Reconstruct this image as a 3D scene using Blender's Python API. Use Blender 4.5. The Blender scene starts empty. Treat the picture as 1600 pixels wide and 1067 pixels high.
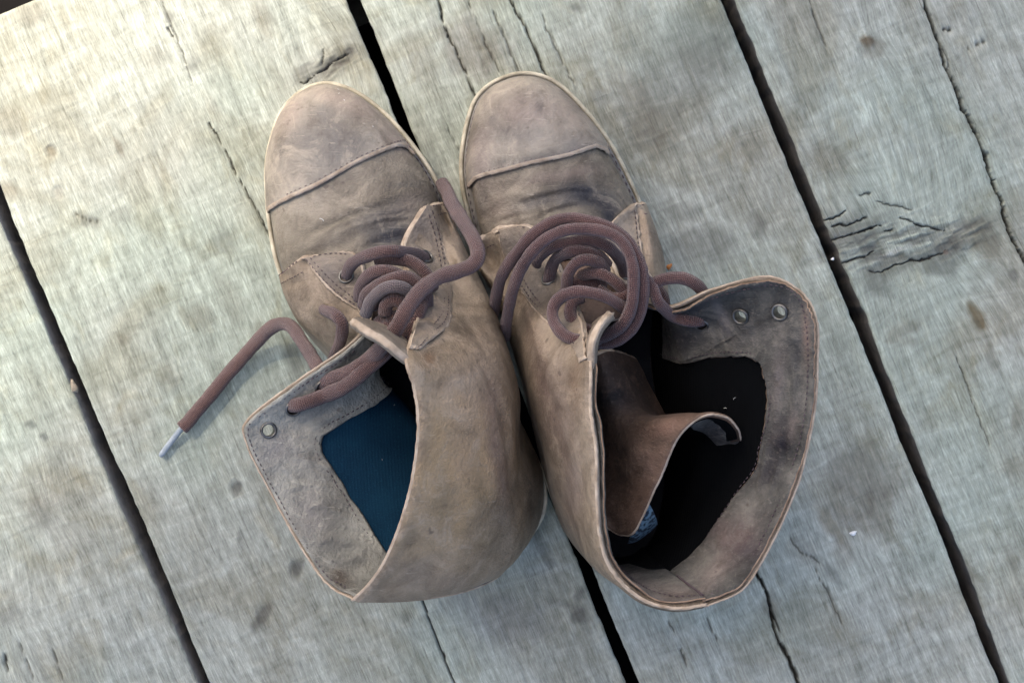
import bpy, math, random
import numpy as np
from mathutils import Vector, Matrix

random.seed(4)
rng = np.random.default_rng(4)
sc = bpy.context.scene
C = sc.collection

# ------------------------------------------------------------------ camera
CAM_H = 0.90                     # metres above the boards, looking straight down
FPX = 2367.0                     # focal length in pixels of a 1600 px wide picture
cam_d = bpy.data.cameras.new('camera')
cam = bpy.data.objects.new('camera', cam_d)
C.objects.link(cam)
cam.location = (0, 0, CAM_H)
cam.rotation_euler = (0, 0, 0)
cam_d.sensor_width = 36.0
cam_d.sensor_fit = 'HORIZONTAL'
cam_d.lens = 36.0 * FPX / 1600.0
cam_d.clip_start = 0.01
cam_d.clip_end = 200
sc.camera = cam
cam_d.dof.use_dof = True
cam_d.dof.focus_distance = 0.80
cam_d.dof.aperture_fstop = 18.0

# ------------------------------------------------------------------ world, sun, exposure
SUN_AZ = math.radians(130)       # direction towards the sun, counter-clockwise from +x
SUN_EL = math.radians(50)
world = bpy.data.worlds.new('World')
sc.world = world
world.use_nodes = True
wn = world.node_tree.nodes
wl = world.node_tree.links
wn.clear()
wo = wn.new('ShaderNodeOutputWorld')
bg = wn.new('ShaderNodeBackground')
sky = wn.new('ShaderNodeTexSky')
sky.sky_type = 'NISHITA'
sky.sun_disc = False
sky.sun_elevation = SUN_EL
sky.sun_rotation = math.pi / 2 - SUN_AZ
sky.air_density = 0.8
sky.dust_density = 4.0
sky.ozone_density = 0.5
bg.inputs['Strength'].default_value = 0.12
wl.new(sky.outputs[0], bg.inputs[0])
wl.new(bg.outputs[0], wo.inputs[0])

sd = bpy.data.lights.new('sun', 'SUN')
sd.energy = 4.0
sd.angle = math.radians(5.5)
sd.color = (1.0, 0.89, 0.74)
sun = bpy.data.objects.new('sun', sd)
C.objects.link(sun)
sdir = Vector((math.cos(SUN_EL) * math.cos(SUN_AZ), math.cos(SUN_EL) * math.sin(SUN_AZ), math.sin(SUN_EL)))
sun.rotation_euler = sdir.to_track_quat('Z', 'Y').to_euler()
sun.location = sdir * 5

sc.view_settings.view_transform = 'Standard'
sc.view_settings.look = 'None'
sc.view_settings.exposure = 1.97
sc.view_settings.gamma = 1.0
sc.view_settings.use_curve_mapping = False
sc.render.engine = 'CYCLES'

# ------------------------------------------------------------------ survey helpers
def W(px, py, z):
    """survey point: picture position of a point whose height z (mm) is known -> metres"""
    k = (CAM_H - z / 1000.0) / FPX
    return np.array([(px - 800.0) * k, -(py - 533.5) * k, z / 1000.0])

def Wa(a):
    return np.array([W(*p) for p in a])

def to_px(P):
    P = np.asarray(P)
    k = FPX / (CAM_H - P[..., 2])
    return np.stack([P[..., 0] * k + 800.0, 533.5 - P[..., 1] * k], -1)

# ---- numpy value noise
def _hash(i, j, k):
    h = (i.astype(np.int64) * 374761393 + j.astype(np.int64) * 668265263 + k.astype(np.int64) * 2147483647) & 0xffffffff
    h = ((h ^ (h >> 13)) * 1274126177) & 0xffffffff
    h = h ^ (h >> 16)
    return (h & 0xffff) / 32767.5 - 1.0

def vnoise(P, scale, seed=0):
    Q = np.asarray(P) * scale + seed * 17.31
    f = np.floor(Q)
    t = Q - f
    t = t * t * (3 - 2 * t)
    i, j, k = f[..., 0].astype(int), f[..., 1].astype(int), f[..., 2].astype(int)
    r = 0
    for a in (0, 1):
        for b in (0, 1):
            for c in (0, 1):
                w = (t[..., 0] if a else 1 - t[..., 0]) * (t[..., 1] if b else 1 - t[..., 1]) * (t[..., 2] if c else 1 - t[..., 2])
                r = r + w * _hash(i + a, j + b, k + c)
    return r

def fnoise(P, scale, octaves=3, seed=0):
    r, a = 0, 1.0
    for o in range(octaves):
        r = r + a * vnoise(P, scale * 2 ** o, seed + o * 7)
        a *= 0.5
    return r

def crw(t):
    t2, t3 = t * t, t * t * t
    return (-0.5 * t3 + t2 - 0.5 * t, 1.5 * t3 - 2.5 * t2 + 1, -1.5 * t3 + 2 * t2 + 0.5 * t, 0.5 * t3 - 0.5 * t2)

def spline(P, n, closed=False):
    P = np.asarray(P, float)
    m = len(P)
    if closed:
        E = np.vstack([P[-1:], P, P[:2]])
        t = np.linspace(0, m, n, endpoint=False)
    else:
        E = np.vstack([2 * P[:1] - P[1:2], P, 2 * P[-1:] - P[-2:-1]])
        t = np.linspace(0, m - 1, n)
    i = np.minimum(t.astype(int), (m if closed else m - 1) - 1)
    f = (t - i)[:, None]
    w = crw(f)
    return sum(w[k] * E[i + k] for k in range(4))

def resample(P, step):
    P = np.asarray(P, float)
    d = np.r_[0, np.cumsum(np.linalg.norm(np.diff(P, axis=0), axis=1))]
    n = max(2, int(d[-1] / step) + 1)
    s = np.linspace(0, d[-1], n)
    return np.stack([np.interp(s, d, P[:, k]) for k in range(P.shape[1])], 1)

def seg_dist(X, poly):
    """distance of 2-D points X to a polyline, and the parameter 0..1 along it"""
    poly = np.asarray(poly, float)
    best = np.full(X.shape[:-1], 1e9)
    par = np.zeros(X.shape[:-1])
    L = np.r_[0, np.cumsum(np.linalg.norm(np.diff(poly, axis=0), axis=1))]
    for i in range(len(poly) - 1):
        a, b = poly[i], poly[i + 1]
        d = b - a
        t = np.clip(((X - a) @ d) / (d @ d + 1e-12), 0, 1)
        q = np.linalg.norm(X - (a + t[..., None] * d), axis=-1)
        m = q < best
        best = np.where(m, q, best)
        par = np.where(m, (L[i] + t * (L[i + 1] - L[i])) / L[-1], par)
    return best, par

# ------------------------------------------------------------------ surfaces
class Surf:
    flip = 1.0
    def nrm(self, u, v):
        e = 2e-3
        a = self.ev(np.clip(u + e, 0, 1), v) - self.ev(np.clip(u - e, 0, 1), v)
        b = self.ev(u, np.clip(v + e, 0, 1)) - self.ev(u, np.clip(v - e, 0, 1))
        n = np.cross(a, b)
        l = np.linalg.norm(n, axis=-1, keepdims=True)
        return self.flip * n / np.maximum(l, 1e-12)
    def table(self):
        if not hasattr(self, '_t'):
            u, v = np.meshgrid(np.linspace(0, 1, 420), np.linspace(0, 1, 160), indexing='ij')
            P = self.ev(u, v)
            self._t = (u.ravel(), v.ravel(), to_px(P).reshape(-1, 2), P.reshape(-1, 3))
        return self._t
    def inv(self, px, py, top=True):
        u, v, q, P = self.table()
        d = (q[:, 0] - px) ** 2 + (q[:, 1] - py) ** 2
        if top:
            near = d < max(d.min() * 1.5, 9.0)
            idx = np.where(near)[0]
            i = idx[np.argmax(P[idx, 2] - 0.0004 * np.sqrt(d[idx]))]
        else:
            i = np.argmin(d)
        return u[i], v[i]
    def at(self, px, py, off=0.0, top=True):
        u, v = self.inv(px, py, top)
        u, v = np.array([u]), np.array([v])
        n = self.nrm(u, v)[0]
        return self.ev(u, v)[0] + off * n, n

class Patch(Surf):
    def __init__(self, cols, flip=1.0):
        n = max(len(c) for c in cols)
        G = []
        for c in cols:
            c = c if isinstance(c, np.ndarray) else Wa(c)
            if len(c) != n:
                c = spline(c, n)
            G.append(c)
        G = np.array(G)
        G = np.concatenate([2 * G[:1] - G[1:2], G, 2 * G[-1:] - G[-2:-1]], 0)
        G = np.concatenate([2 * G[:, :1] - G[:, 1:2], G, 2 * G[:, -1:] - G[:, -2:-1]], 1)
        self.G = G
        self.m, self.n = len(cols), n
        self.flip = flip
    def ev(self, u, v):
        a = np.clip(u, 0, 1) * (self.m - 1)
        b = np.clip(v, 0, 1) * (self.n - 1)
        i = np.minimum(a.astype(int), self.m - 2)
        j = np.minimum(b.astype(int), self.n - 2)
        wa, wb = crw(a - i), crw(b - j)
        r = 0
        for p in range(4):
            for q in range(4):
                r = r + (wa[p] * wb[q])[..., None] * self.G[i + p, j + q]
        return r

class Last(Surf):
    """the foot-shaped surface of the fore part: u runs toe to instep, v from left to right welt"""
    def __init__(self, outline_px, z0, tip, heel, inset, prof, amax):
        O = spline(Wa([(p[0], p[1], z0) for p in outline_px])[:, :2], 900, True)
        T, Hh = W(*tip, z0)[:2], W(*heel, z0)[:2]
        self.ax = (Hh - T) / np.linalg.norm(Hh - T)
        self.lat = np.array([-self.ax[1], self.ax[0]])
        O = inset_poly(O, inset)
        self.T = T
        a = (O - T) @ self.ax
        b = (O - T) @ self.lat
        k = np.argmin(a)
        a, b = np.roll(a, -k), np.roll(b, -k)
        k2 = np.argmax(a)
        self.a0 = a[0]
        br1 = (a[:k2 + 1], b[:k2 + 1]); br2 = (np.r_[a[0], a[:k2 - 1:-1]], np.r_[b[0], b[:k2 - 1:-1]])
        self.brs = []
        for A, B in (br1, br2):
            A = np.maximum.accumulate(A + np.arange(len(A)) * 1e-9)
            self.brs.append((A, B))
        # branch with larger lateral comes at v=0 if it lies on the left of the picture
        q1 = self.T + self.ax * 0.05 + self.lat * np.interp(0.05, *self.brs[0])
        q2 = self.T + self.ax * 0.05 + self.lat * np.interp(0.05, *self.brs[1])
        if q1[0] > q2[0]:
            self.brs.reverse()
        self.zb = 0.021
        pa = np.array(prof, float) / 1000.0
        self.pa = pa
        self.amax = amax / 1000.0
    def ev(self, u, v):
        s = (u ** 1.8) * (self.amax - self.a0)
        a = self.a0 + s
        l = np.interp(a, *self.brs[0]); r = np.interp(a, *self.brs[1])
        h = np.interp(np.sqrt(np.maximum(s, 0)), np.sqrt(self.pa[:, 0]), self.pa[:, 1])
        ph = np.pi * v
        c, sn = np.cos(ph), np.sin(ph)
        n = 2.0 / 2.35
        x = np.sign(c) * np.abs(c) ** n
        z = np.abs(sn) ** n
        bul = 1 + 0.035 * np.sin(np.pi * np.clip(z, 0, 1)) * np.clip(s / 0.05, 0, 1)
        mid, half = (l + r) / 2, (l - r) / 2
        b = mid + half * x * bul
        zz = self.zb + h * z
        P = self.T + a[..., None] * self.ax + b[..., None] * self.lat
        return np.concatenate([P, zz[..., None]], -1)

def inset_poly(O, d):
    t = np.roll(O, -1, 0) - np.roll(O, 1, 0)
    t /= np.linalg.norm(t, axis=1, keepdims=True)
    n = np.stack([-t[:, 1], t[:, 0]], 1)
    area = 0.5 * np.sum(O[:, 0] * np.roll(O[:, 1], -1) - np.roll(O[:, 0], -1) * O[:, 1])
    return O + n * d * (1 if area > 0 else -1)

# ------------------------------------------------------------------ materials
def new_mat(name):
    m = bpy.data.materials.new(name)
    m.use_nodes = True
    nt = m.node_tree
    return m, nt, nt.nodes, nt.links, nt.nodes['Principled BSDF']

class NB:
    def __init__(self, nt):
        self.nt = nt
    def n(self, t, **kw):
        o = self.nt.nodes.new(t)
        for k, v in kw.items():
            setattr(o, k, v)
        return o
    def link(self, a, b):
        self.nt.links.new(a, b)
    def noise(self, vec, scale, detail=3, rough=0.55, dist=0.0):
        o = self.n('ShaderNodeTexNoise')
        o.inputs['Scale'].default_value = scale
        o.inputs['Detail'].default_value = detail
        o.inputs['Roughness'].default_value = rough
        o.inputs['Distortion'].default_value = dist
        self.link(vec, o.inputs['Vector'])
        return o.outputs['Fac']
    def ramp(self, fac, stops):
        o = self.n('ShaderNodeValToRGB')
        r = o.color_ramp
        while len(r.elements) < len(stops):
            r.elements.new(0.5)
        for e, (p, c) in zip(r.elements, stops):
            e.position = p
            e.color = c if len(c) == 4 else (*c, 1)
        self.link(fac, o.inputs[0])
        return o.outputs[0]
    def mix(self, a, b, fac, mode='MIX'):
        o = self.n('ShaderNodeMix', data_type='RGBA', blend_type=mode)
        o.clamp_factor = True
        for s, v in ((o.inputs[0], fac), (o.inputs[6], a), (o.inputs[7], b)):
            if isinstance(v, bpy.types.NodeSocket):
                self.link(v, s)
            elif isinstance(v, (int, float)):
                s.default_value = v
            else:
                s.default_value = (*v, 1) if len(v) == 3 else v
        return o.outputs[2]
    def math(self, op, a, b=0.0, c=None, clamp=False):
        o = self.n('ShaderNodeMath', operation=op, use_clamp=clamp)
        for i, v in enumerate((a, b, c)):
            if v is None:
                continue
            if isinstance(v, bpy.types.NodeSocket):
                self.link(v, o.inputs[i])
            else:
                o.inputs[i].default_value = v
        return o.outputs[0]
    def mapping(self, vec, scale=(1, 1, 1), loc=(0, 0, 0), rot=(0, 0, 0)):
        o = self.n('ShaderNodeMapping')
        o.inputs['Scale'].default_value = scale
        o.inputs['Location'].default_value = loc
        o.inputs['Rotation'].default_value = rot
        self.link(vec, o.inputs['Vector'])
        return o.outputs[0]
    def bump(self, h, strength, dist, normal=None):
        o = self.n('ShaderNodeBump')
        o.inputs['Strength'].default_value = strength
        o.inputs['Distance'].default_value = dist
        self.link(h, o.inputs['Height'])
        if normal is not None:
            self.link(normal, o.inputs['Normal'])
        return o.outputs[0]
    def attr(self, name):
        o = self.n('ShaderNodeAttribute')
        o.attribute_name = name
        return o

def leather_mat(name, cols, rough=0.62, grain=1.0, seed=0.0, crackle=0.5, spec=0.3, grime=0.6, tone=1.0):
    cols = [tuple(x * tone for x in c) for c in cols]
    m, nt, N, L, P = new_mat(name)
    b = NB(nt)
    tc = b.n('ShaderNodeTexCoord').outputs['Object']
    v = b.mapping(tc, loc=(seed, seed * 1.7, seed * 0.3))
    n1 = b.noise(v, 17, 5, 0.62, 0.6)
    n2 = b.noise(v, 70, 4, 0.65, 0.3)
    n3 = b.noise(v, 420, 3, 0.6)
    f = b.math('ADD', b.math('MULTIPLY', n1, 0.75), b.math('MULTIPLY', n2, 0.25))
    base = b.ramp(f, [(0.38, cols[0]), (0.5, cols[1]), (0.61, cols[2])])
    at = b.attr('tint')
    base = b.mix(base, at.outputs['Color'], b.math('MULTIPLY', at.outputs['Alpha'], b.math('MULTIPLY_ADD', n2, 1.3, 0.3), clamp=True))
    n4 = b.noise(b.mapping(v, (1, 1, 1), (2.2, 5.1, 0.7)), 42, 6, 0.72, 0.9)
    base = b.mix(base, (0.45, 0.42, 0.40), b.math('MULTIPLY', b.ramp(n4, [(0.34, (1, 1, 1)), (0.49, (0, 0, 0))]), grime), 'MULTIPLY')
    base = b.mix(base, (cols[2][0] * 1.25, cols[2][1] * 1.22, cols[2][2] * 1.18), b.math('MULTIPLY', b.ramp(n4, [(0.53, (0, 0, 0)), (0.68, (1, 1, 1))]), 0.55))
    scr = b.noise(b.mapping(v, (60, 900, 200), (0.4, 0.9, 0), (0.3, 0.5, 0.7)), 1.0, 2, 0.5, 1.2)
    base = b.mix(base, (cols[2][0] * 1.35, cols[2][1] * 1.35, cols[2][2] * 1.35), b.math('MULTIPLY', b.ramp(scr, [(0.66, (0, 0, 0)), (0.72, (1, 1, 1))]), 0.35))
    # scuffs: fine light fibres, dark flecks
    base = b.mix(base, (0.75, 0.75, 0.75, 1), b.math('MULTIPLY', b.ramp(n3, [(0.35, (1, 1, 1)), (0.55, (0, 0, 0))]), 0.22), 'MULTIPLY')
    base = b.mix(base, (0.31, 0.255, 0.20), b.math('MULTIPLY', b.ramp(n3, [(0.58, (0, 0, 0)), (0.75, (1, 1, 1))]), 0.16))
    spk = b.noise(v, 130, 2, 0.5)
    base = b.mix(base, (0.05, 0.035, 0.03), b.math('MULTIPLY', b.ramp(spk, [(0.70, (0, 0, 0)), (0.76, (1, 1, 1))]), 0.55))
    L.new(base, P.inputs['Base Color'])
    P.inputs['Specular IOR Level'].default_value = spec
    L.new(b.math('MULTIPLY_ADD', n2, 0.25, rough - 0.12), P.inputs['Roughness'])
    vo = b.n('ShaderNodeTexVoronoi', feature='DISTANCE_TO_EDGE')
    vo.inputs['Scale'].default_value = 420
    L.new(b.mapping(v, (1, 1, 1)), vo.inputs['Vector'])
    vv = b.ramp(vo.outputs['Distance'], [(0.0, (0, 0, 0)), (0.18, (1, 1, 1))])
    h = b.math('ADD', b.math('MULTIPLY', vv, crackle * 0.35), b.math('MULTIPLY', n3, 0.9))
    h = b.math('ADD', h, b.math('MULTIPLY', b.noise(v, 110, 4, 0.6), 1.3))
    h = b.math('ADD', h, b.math('MULTIPLY', n4, 1.0))
    L.new(b.bump(h, 0.6 * grain, 0.0011), P.inputs['Normal'])
    return m

M = {}
M['leather'] = leather_mat('worn_leather', [(0.088, 0.066, 0.044), (0.156, 0.120, 0.082), (0.222, 0.178, 0.130)], seed=0.3, tone=1.28)
M['leather_vamp'] = leather_mat('worn_leather_vamp', [(0.082, 0.067, 0.048), (0.140, 0.117, 0.086), (0.200, 0.172, 0.131)], seed=0.8, tone=1.2)
M['leather_cap'] = leather_mat('worn_leather_cap', [(0.116, 0.097, 0.074), (0.180, 0.154, 0.120), (0.246, 0.215, 0.168)], seed=1.9, crackle=0.2, tone=1.2)
M['leather_facing'] = leather_mat('worn_leather_facing', [(0.105, 0.081, 0.058), (0.168, 0.133, 0.098), (0.232, 0.19, 0.144)], seed=3.3, tone=1.08)
M['suede'] = leather_mat('grey_suede', [(0.133, 0.129, 0.110), (0.218, 0.212, 0.179), (0.305, 0.296, 0.247)], rough=0.9, grain=1.5, seed=5.1, crackle=0.3, spec=0.1, grime=0.25, tone=1.1)
M['suede_r'] = leather_mat('mauve_suede', [(0.033, 0.033, 0.030), (0.070, 0.067, 0.059), (0.125, 0.117, 0.100)], rough=0.9, grain=1.5, seed=7.7, crackle=0.3, spec=0.1, grime=0.6, tone=1.02)
M['tongue'] = leather_mat('tongue_leather', [(0.034, 0.021, 0.014), (0.070, 0.044, 0.029), (0.125, 0.080, 0.055)], seed=9.1, rough=0.75)

def simple_mat(name, c1, c2, scale, rough, bump=0.3, bscale=500, dist=0.0006, spec=0.3, sheen=0.0, metal=0.0):
    m, nt, N, L, P = new_mat(name)
    b = NB(nt)
    tc = b.n('ShaderNodeTexCoord').outputs['Object']
    n = b.noise(tc, scale, 4, 0.6)
    L.new(b.ramp(n, [(0.3, c1), (0.7, c2)]), P.inputs['Base Color'])
    P.inputs['Roughness'].default_value = rough
    P.inputs['Specular IOR Level'].default_value = spec
    P.inputs['Metallic'].default_value = metal
    P.inputs['Sheen Weight'].default_value = sheen
    L.new(b.bump(b.noise(tc, bscale, 4, 0.65), bump, dist), P.inputs['Normal'])
    return m

M['raw'] = simple_mat('raw_leather_edge', (0.24, 0.18, 0.125), (0.46, 0.375, 0.285), 120, 0.85, 0.7, 700, 0.0008, 0.15)
M['raw_dark'] = simple_mat('raw_leather_edge_dark', (0.12, 0.075, 0.05), (0.30, 0.21, 0.14), 120, 0.85, 0.7, 700, 0.0008, 0.15)
M['thread'] = simple_mat('thread', (0.035, 0.024, 0.028), (0.085, 0.06, 0.065), 300, 0.8)
M['thread_pale'] = simple_mat('thread_pale', (0.09, 0.06, 0.055), (0.15, 0.11, 0.10), 300, 0.8)
M['rubber'] = simple_mat('cream_rubber', (0.20, 0.175, 0.12), (0.50, 0.45, 0.34), 90, 0.7, 0.5, 400, 0.0006)
M['welt'] = simple_mat('welt_leather', (0.09, 0.08, 0.068), (0.19, 0.175, 0.15), 80, 0.7, 0.5, 500)
M['insole'] = simple_mat('insole', (0.006, 0.007, 0.009), (0.012, 0.013, 0.016), 60, 0.9)
M['metal'] = simple_mat('eyelet_metal', (0.05, 0.048, 0.043), (0.20, 0.19, 0.17), 200, 0.35, 0.2, 900, 0.0002, 0.5, 0, 0.85)
M['aglet'] = simple_mat('aglet_plastic', (0.16, 0.19, 0.21), (0.26, 0.29, 0.31), 200, 0.4, 0.1)
M['white'] = simple_mat('white_chip', (0.50, 0.50, 0.48), (0.66, 0.66, 0.64), 300, 0.6)
M['orange'] = simple_mat('orange_leaf', (0.28, 0.09, 0.02), (0.45, 0.18, 0.05), 500, 0.7)
M['lint'] = simple_mat('lint', (0.45, 0.45, 0.43), (0.6, 0.6, 0.58), 500, 0.9)
M['patch_fabric'] = None

def cloth_mat(name, c1, c2, k):
    m, nt, N, L, P = new_mat(name)
    b = NB(nt)
    tc = b.n('ShaderNodeTexCoord').outputs['Object']
    n = b.noise(tc, 45, 4, 0.6)
    fine = b.noise(tc, 1400, 2, 0.5)
    base = b.ramp(n, [(0.3, c1), (0.7, c2)])
    base = b.mix(base, (c2[0] * 2.2, c2[1] * 2.0, c2[2] * 1.8), b.ramp(fine, [(0.55, (0, 0, 0)), (0.75, (0.6, 0.6, 0.6))]))
    L.new(base, P.inputs['Base Color'])
    P.inputs['Roughness'].default_value = 0.95
    P.inputs['Specular IOR Level'].default_value = 0.08
    w = b.n('ShaderNodeTexWave')
    w.inputs['Scale'].default_value = 420
    w.inputs['Distortion'].default_value = 1.0
    L.new(tc, w.inputs['Vector'])
    L.new(b.bump(b.math('ADD', w.outputs['Fac'], fine), k, 0.0003), P.inputs['Normal'])
    return m
M['lining_blue'] = cloth_mat('navy_lining', (0.004, 0.020, 0.041), (0.0065, 0.033, 0.062), 0.5)
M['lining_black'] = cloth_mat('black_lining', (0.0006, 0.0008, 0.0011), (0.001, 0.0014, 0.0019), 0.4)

def speckled_cloth():
    m, nt, N, L, P = new_mat('speckled_blue_fabric')
    b = NB(nt)
    tc = b.n('ShaderNodeTexCoord').outputs['Object']
    n = b.noise(tc, 380, 2, 0.5)
    L.new(b.ramp(n, [(0.42, (0.008, 0.02, 0.035)), (0.55, (0.10, 0.18, 0.24))]), P.inputs['Base Color'])
    P.inputs['Roughness'].default_value = 0.9
    return m
M['patch_fabric'] = speckled_cloth()

def lace_mat(name, c1, c2):
    m, nt, N, L, P = new_mat(name)
    b = NB(nt)
    uv = b.n('ShaderNodeTexCoord').outputs['UV']
    tc = b.n('ShaderNodeTexCoord').outputs['Object']
    sp = b.n('ShaderNodeSeparateXYZ')
    L.new(uv, sp.inputs[0])
    k = 2 * math.pi / 0.0018
    s1 = b.math('SINE', b.math('MULTIPLY', b.math('ADD', sp.outputs[0], sp.outputs[1]), k))
    s2 = b.math('SINE', b.math('MULTIPLY', b.math('SUBTRACT', sp.outputs[0], sp.outputs[1]), k))
    br = b.math('MULTIPLY', s1, s2)
    n = b.noise(tc, 60, 4, 0.65)
    f = b.noise(tc, 1500, 2, 0.5)
    base = b.ramp(n, [(0.3, c1), (0.7, c2)])
    base = b.mix(base, (0.40, 0.38, 0.38), b.math('MULTIPLY_ADD', br, -0.5, 0.40), 'MULTIPLY')
    base = b.mix(base, (0.20, 0.14, 0.13), b.ramp(f, [(0.55, (0, 0, 0)), (0.8, (0.45, 0.45, 0.45))]))
    at = b.attr('tint')
    base = b.mix(base, at.outputs['Color'], at.outputs['Alpha'])
    L.new(base, P.inputs['Base Color'])
    P.inputs['Roughness'].default_value = 0.88
    P.inputs['Specular IOR Level'].default_value = 0.15
    P.inputs['Sheen Weight'].default_value = 0.25
    P.inputs['Sheen Roughness'].default_value = 0.5
    h = b.math('ADD', b.math('MULTIPLY', br, 0.8), b.math('MULTIPLY', f, 0.9))
    L.new(b.bump(h, 0.7, 0.0008), P.inputs['Normal'])
    return m
M['lace'] = lace_mat('lace_maroon', (0.092, 0.045, 0.038), (0.155, 0.086, 0.070))
M['lace_r'] = lace_mat('lace_plum', (0.080, 0.037, 0.033), (0.138, 0.070, 0.060))

def wood_mat():
    m, nt, N, L, P = new_mat('weathered_wood')
    b = NB(nt)
    g = b.attr('grain').outputs['Vector']
    tc = b.n('ShaderNodeTexCoord').outputs['Object']
    inf = b.n('ShaderNodeObjectInfo').outputs['Random']
    fib = b.noise(b.mapping(g, (1050, 105, 300)), 1.0, 4, 0.70, 0.12)          # short fibres
    fib2 = b.noise(b.mapping(g, (330, 13, 100), (3.1, 7.2, 0)), 1.0, 6, 0.66, 0.25)   # long fibres
    lines = b.noise(b.mapping(g, (120, 3.2, 60), (9.1, 2.2, 0)), 1.0, 4, 0.55, 0.2)  # growth bands
    saw = b.noise(b.mapping(g, (34, 150, 60), (1.3, 4.4, 0), (0, 0, 0.12)), 1.0, 3, 0.6, 0.9)   # cross saw marks
    pore = b.noise(b.mapping(g, (760, 22, 60), (5.3, 1.4, 0)), 1.0, 3, 0.6, 0.4)
    blot = b.noise(tc, 13, 4, 0.62, 0.8)
    blot2 = b.noise(b.mapping(tc, (55, 30, 40), (4, 4, 4)), 1.0, 4, 0.6, 0.6)
    mott = b.noise(b.mapping(g, (150, 70, 90), (6.6, 1.1, 0)), 1.0, 6, 0.7, 0.7)
    f = b.math('ADD', b.math('MULTIPLY', fib, 0.34), b.math('MULTIPLY', fib2, 0.22))
    f = b.math('ADD', f, b.math('MULTIPLY', mott, 0.18))
    f = b.math('ADD', f, b.math('MULTIPLY', lines, 0.14))
    f = b.math('ADD', f, b.math('MULTIPLY', saw, 0.14))
    base = b.ramp(f, [(0.36, (0.092, 0.093, 0.077)), (0.45, (0.188, 0.197, 0.166)), (0.53, (0.274, 0.287, 0.246)), (0.65, (0.455, 0.476, 0.412))])
    base = b.mix(base, (0.35, 0.32, 0.29), b.ramp(pore, [(0.26, (0.65, 0.65, 0.65)), (0.35, (0, 0, 0))]), 'MULTIPLY')
    base = b.mix(base, (0.80, 0.77, 0.72), b.ramp(blot, [(0.40, (1, 1, 1)), (0.53, (0, 0, 0))]), 'MULTIPLY')
    base = b.mix(base, (0.86, 0.80, 0.70), b.ramp(blot2, [(0.56, (0, 0, 0)), (0.72, (0.7, 0.7, 0.7))]), 'MULTIPLY')
    cool = b.noise(tc, 6, 2, 0.5)
    base = b.mix(base, (0.93, 1.0, 0.98), b.ramp(cool, [(0.45, (0, 0, 0)), (0.62, (1, 1, 1))]), 'MULTIPLY')
    at = b.attr('tint')
    brk = b.math('MULTIPLY_ADD', fib, 1.2, 0.4)
    sc_ = b.n('ShaderNodeVectorMath', operation='MULTIPLY')
    L.new(at.outputs['Color'], sc_.inputs[0])
    sc_.inputs[1].default_value = (3.3, 3.2, 3.9)
    base = b.mix(base, sc_.outputs[0], b.math('MULTIPLY', at.outputs['Alpha'], brk, clamp=True), 'MULTIPLY')
    cr = b.attr('crack').outputs['Fac']
    base = b.mix(base, (0.020, 0.018, 0.016), cr)
    L.new(base, P.inputs['Base Color'])
    P.inputs['Roughness'].default_value = 0.86
    P.inputs['Specular IOR Level'].default_value = 0.18
    h = b.math('ADD', b.math('MULTIPLY', fib, 0.55), b.math('MULTIPLY', fib2, 0.6))
    h = b.math('ADD', h, b.math('MULTIPLY', saw, 0.45))
    h = b.math('ADD', h, b.math('MULTIPLY', lines, 0.35))
    L.new(b.bump(h, 0.8, 0.0016), P.inputs['Normal'])
    return m
M['wood'] = wood_mat()
M['wood_side'] = simple_mat('plank_side', (0.26, 0.24, 0.20), (0.46, 0.42, 0.36), 60, 0.9, 0.6, 300, 0.001)  # lighter copy, light on the left gap's wall put into the colour
M['wood_side_dark'] = simple_mat('plank_side_dark', (0.06, 0.058, 0.053), (0.15, 0.14, 0.125), 60, 0.9, 0.6, 300, 0.001)  # darker copy, shade in the other gaps put into the colour
M['ground'] = simple_mat('dark_soil', (0.004, 0.004, 0.004), (0.010, 0.009, 0.009), 20, 0.95, spec=0.0)
M['blocker'] = simple_mat('sun_blocker_mat', (0.14, 0.11, 0.08), (0.25, 0.20, 0.15), 6, 0.8)  # for the added slab that blocks the sun

# ------------------------------------------------------------------ mesh building
def mesh_obj(name, V, F, mats, parent=None, origin=(0, 0, 0), fm=None, smooth=True, uv=None, tint=None):
    me = bpy.data.meshes.new(name)
    V = np.asarray(V, float) - np.asarray(origin)
    me.from_pydata(V.tolist(), [], [list(map(int, f)) for f in F])
    if not isinstance(mats, (list, tuple)):
        mats = [mats]
    for m in mats:
        me.materials.append(m)
    if fm is not None:
        me.polygons.foreach_set('material_index', np.asarray(fm, np.int32))
    if smooth:
        me.polygons.foreach_set('use_smooth', np.ones(len(me.polygons), bool))
    if uv is not None:
        lay = me.uv_layers.new(name='uv')
        li = np.zeros(len(me.loops), np.int32)
        me.loops.foreach_get('vertex_index', li)
        lay.data.foreach_set('uv', np.asarray(uv, np.float32)[li].ravel())
    if tint is not None:
        a = me.attributes.new('tint', 'FLOAT_COLOR', 'POINT')
        a.data.foreach_set('color', np.asarray(tint, np.float32).ravel())
    me.update()
    o = bpy.data.objects.new(name, me)
    C.objects.link(o)
    if parent is not None:
        o.parent = parent
    return o

def empty(name, loc, label=None, cat=None, kind=None):
    o = bpy.data.objects.new(name, None)
    o.empty_display_size = 0.03
    C.objects.link(o)
    o.location = loc
    if label: o['label'] = label
    if cat: o['category'] = cat
    if kind: o['kind'] = kind
    return o

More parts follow.
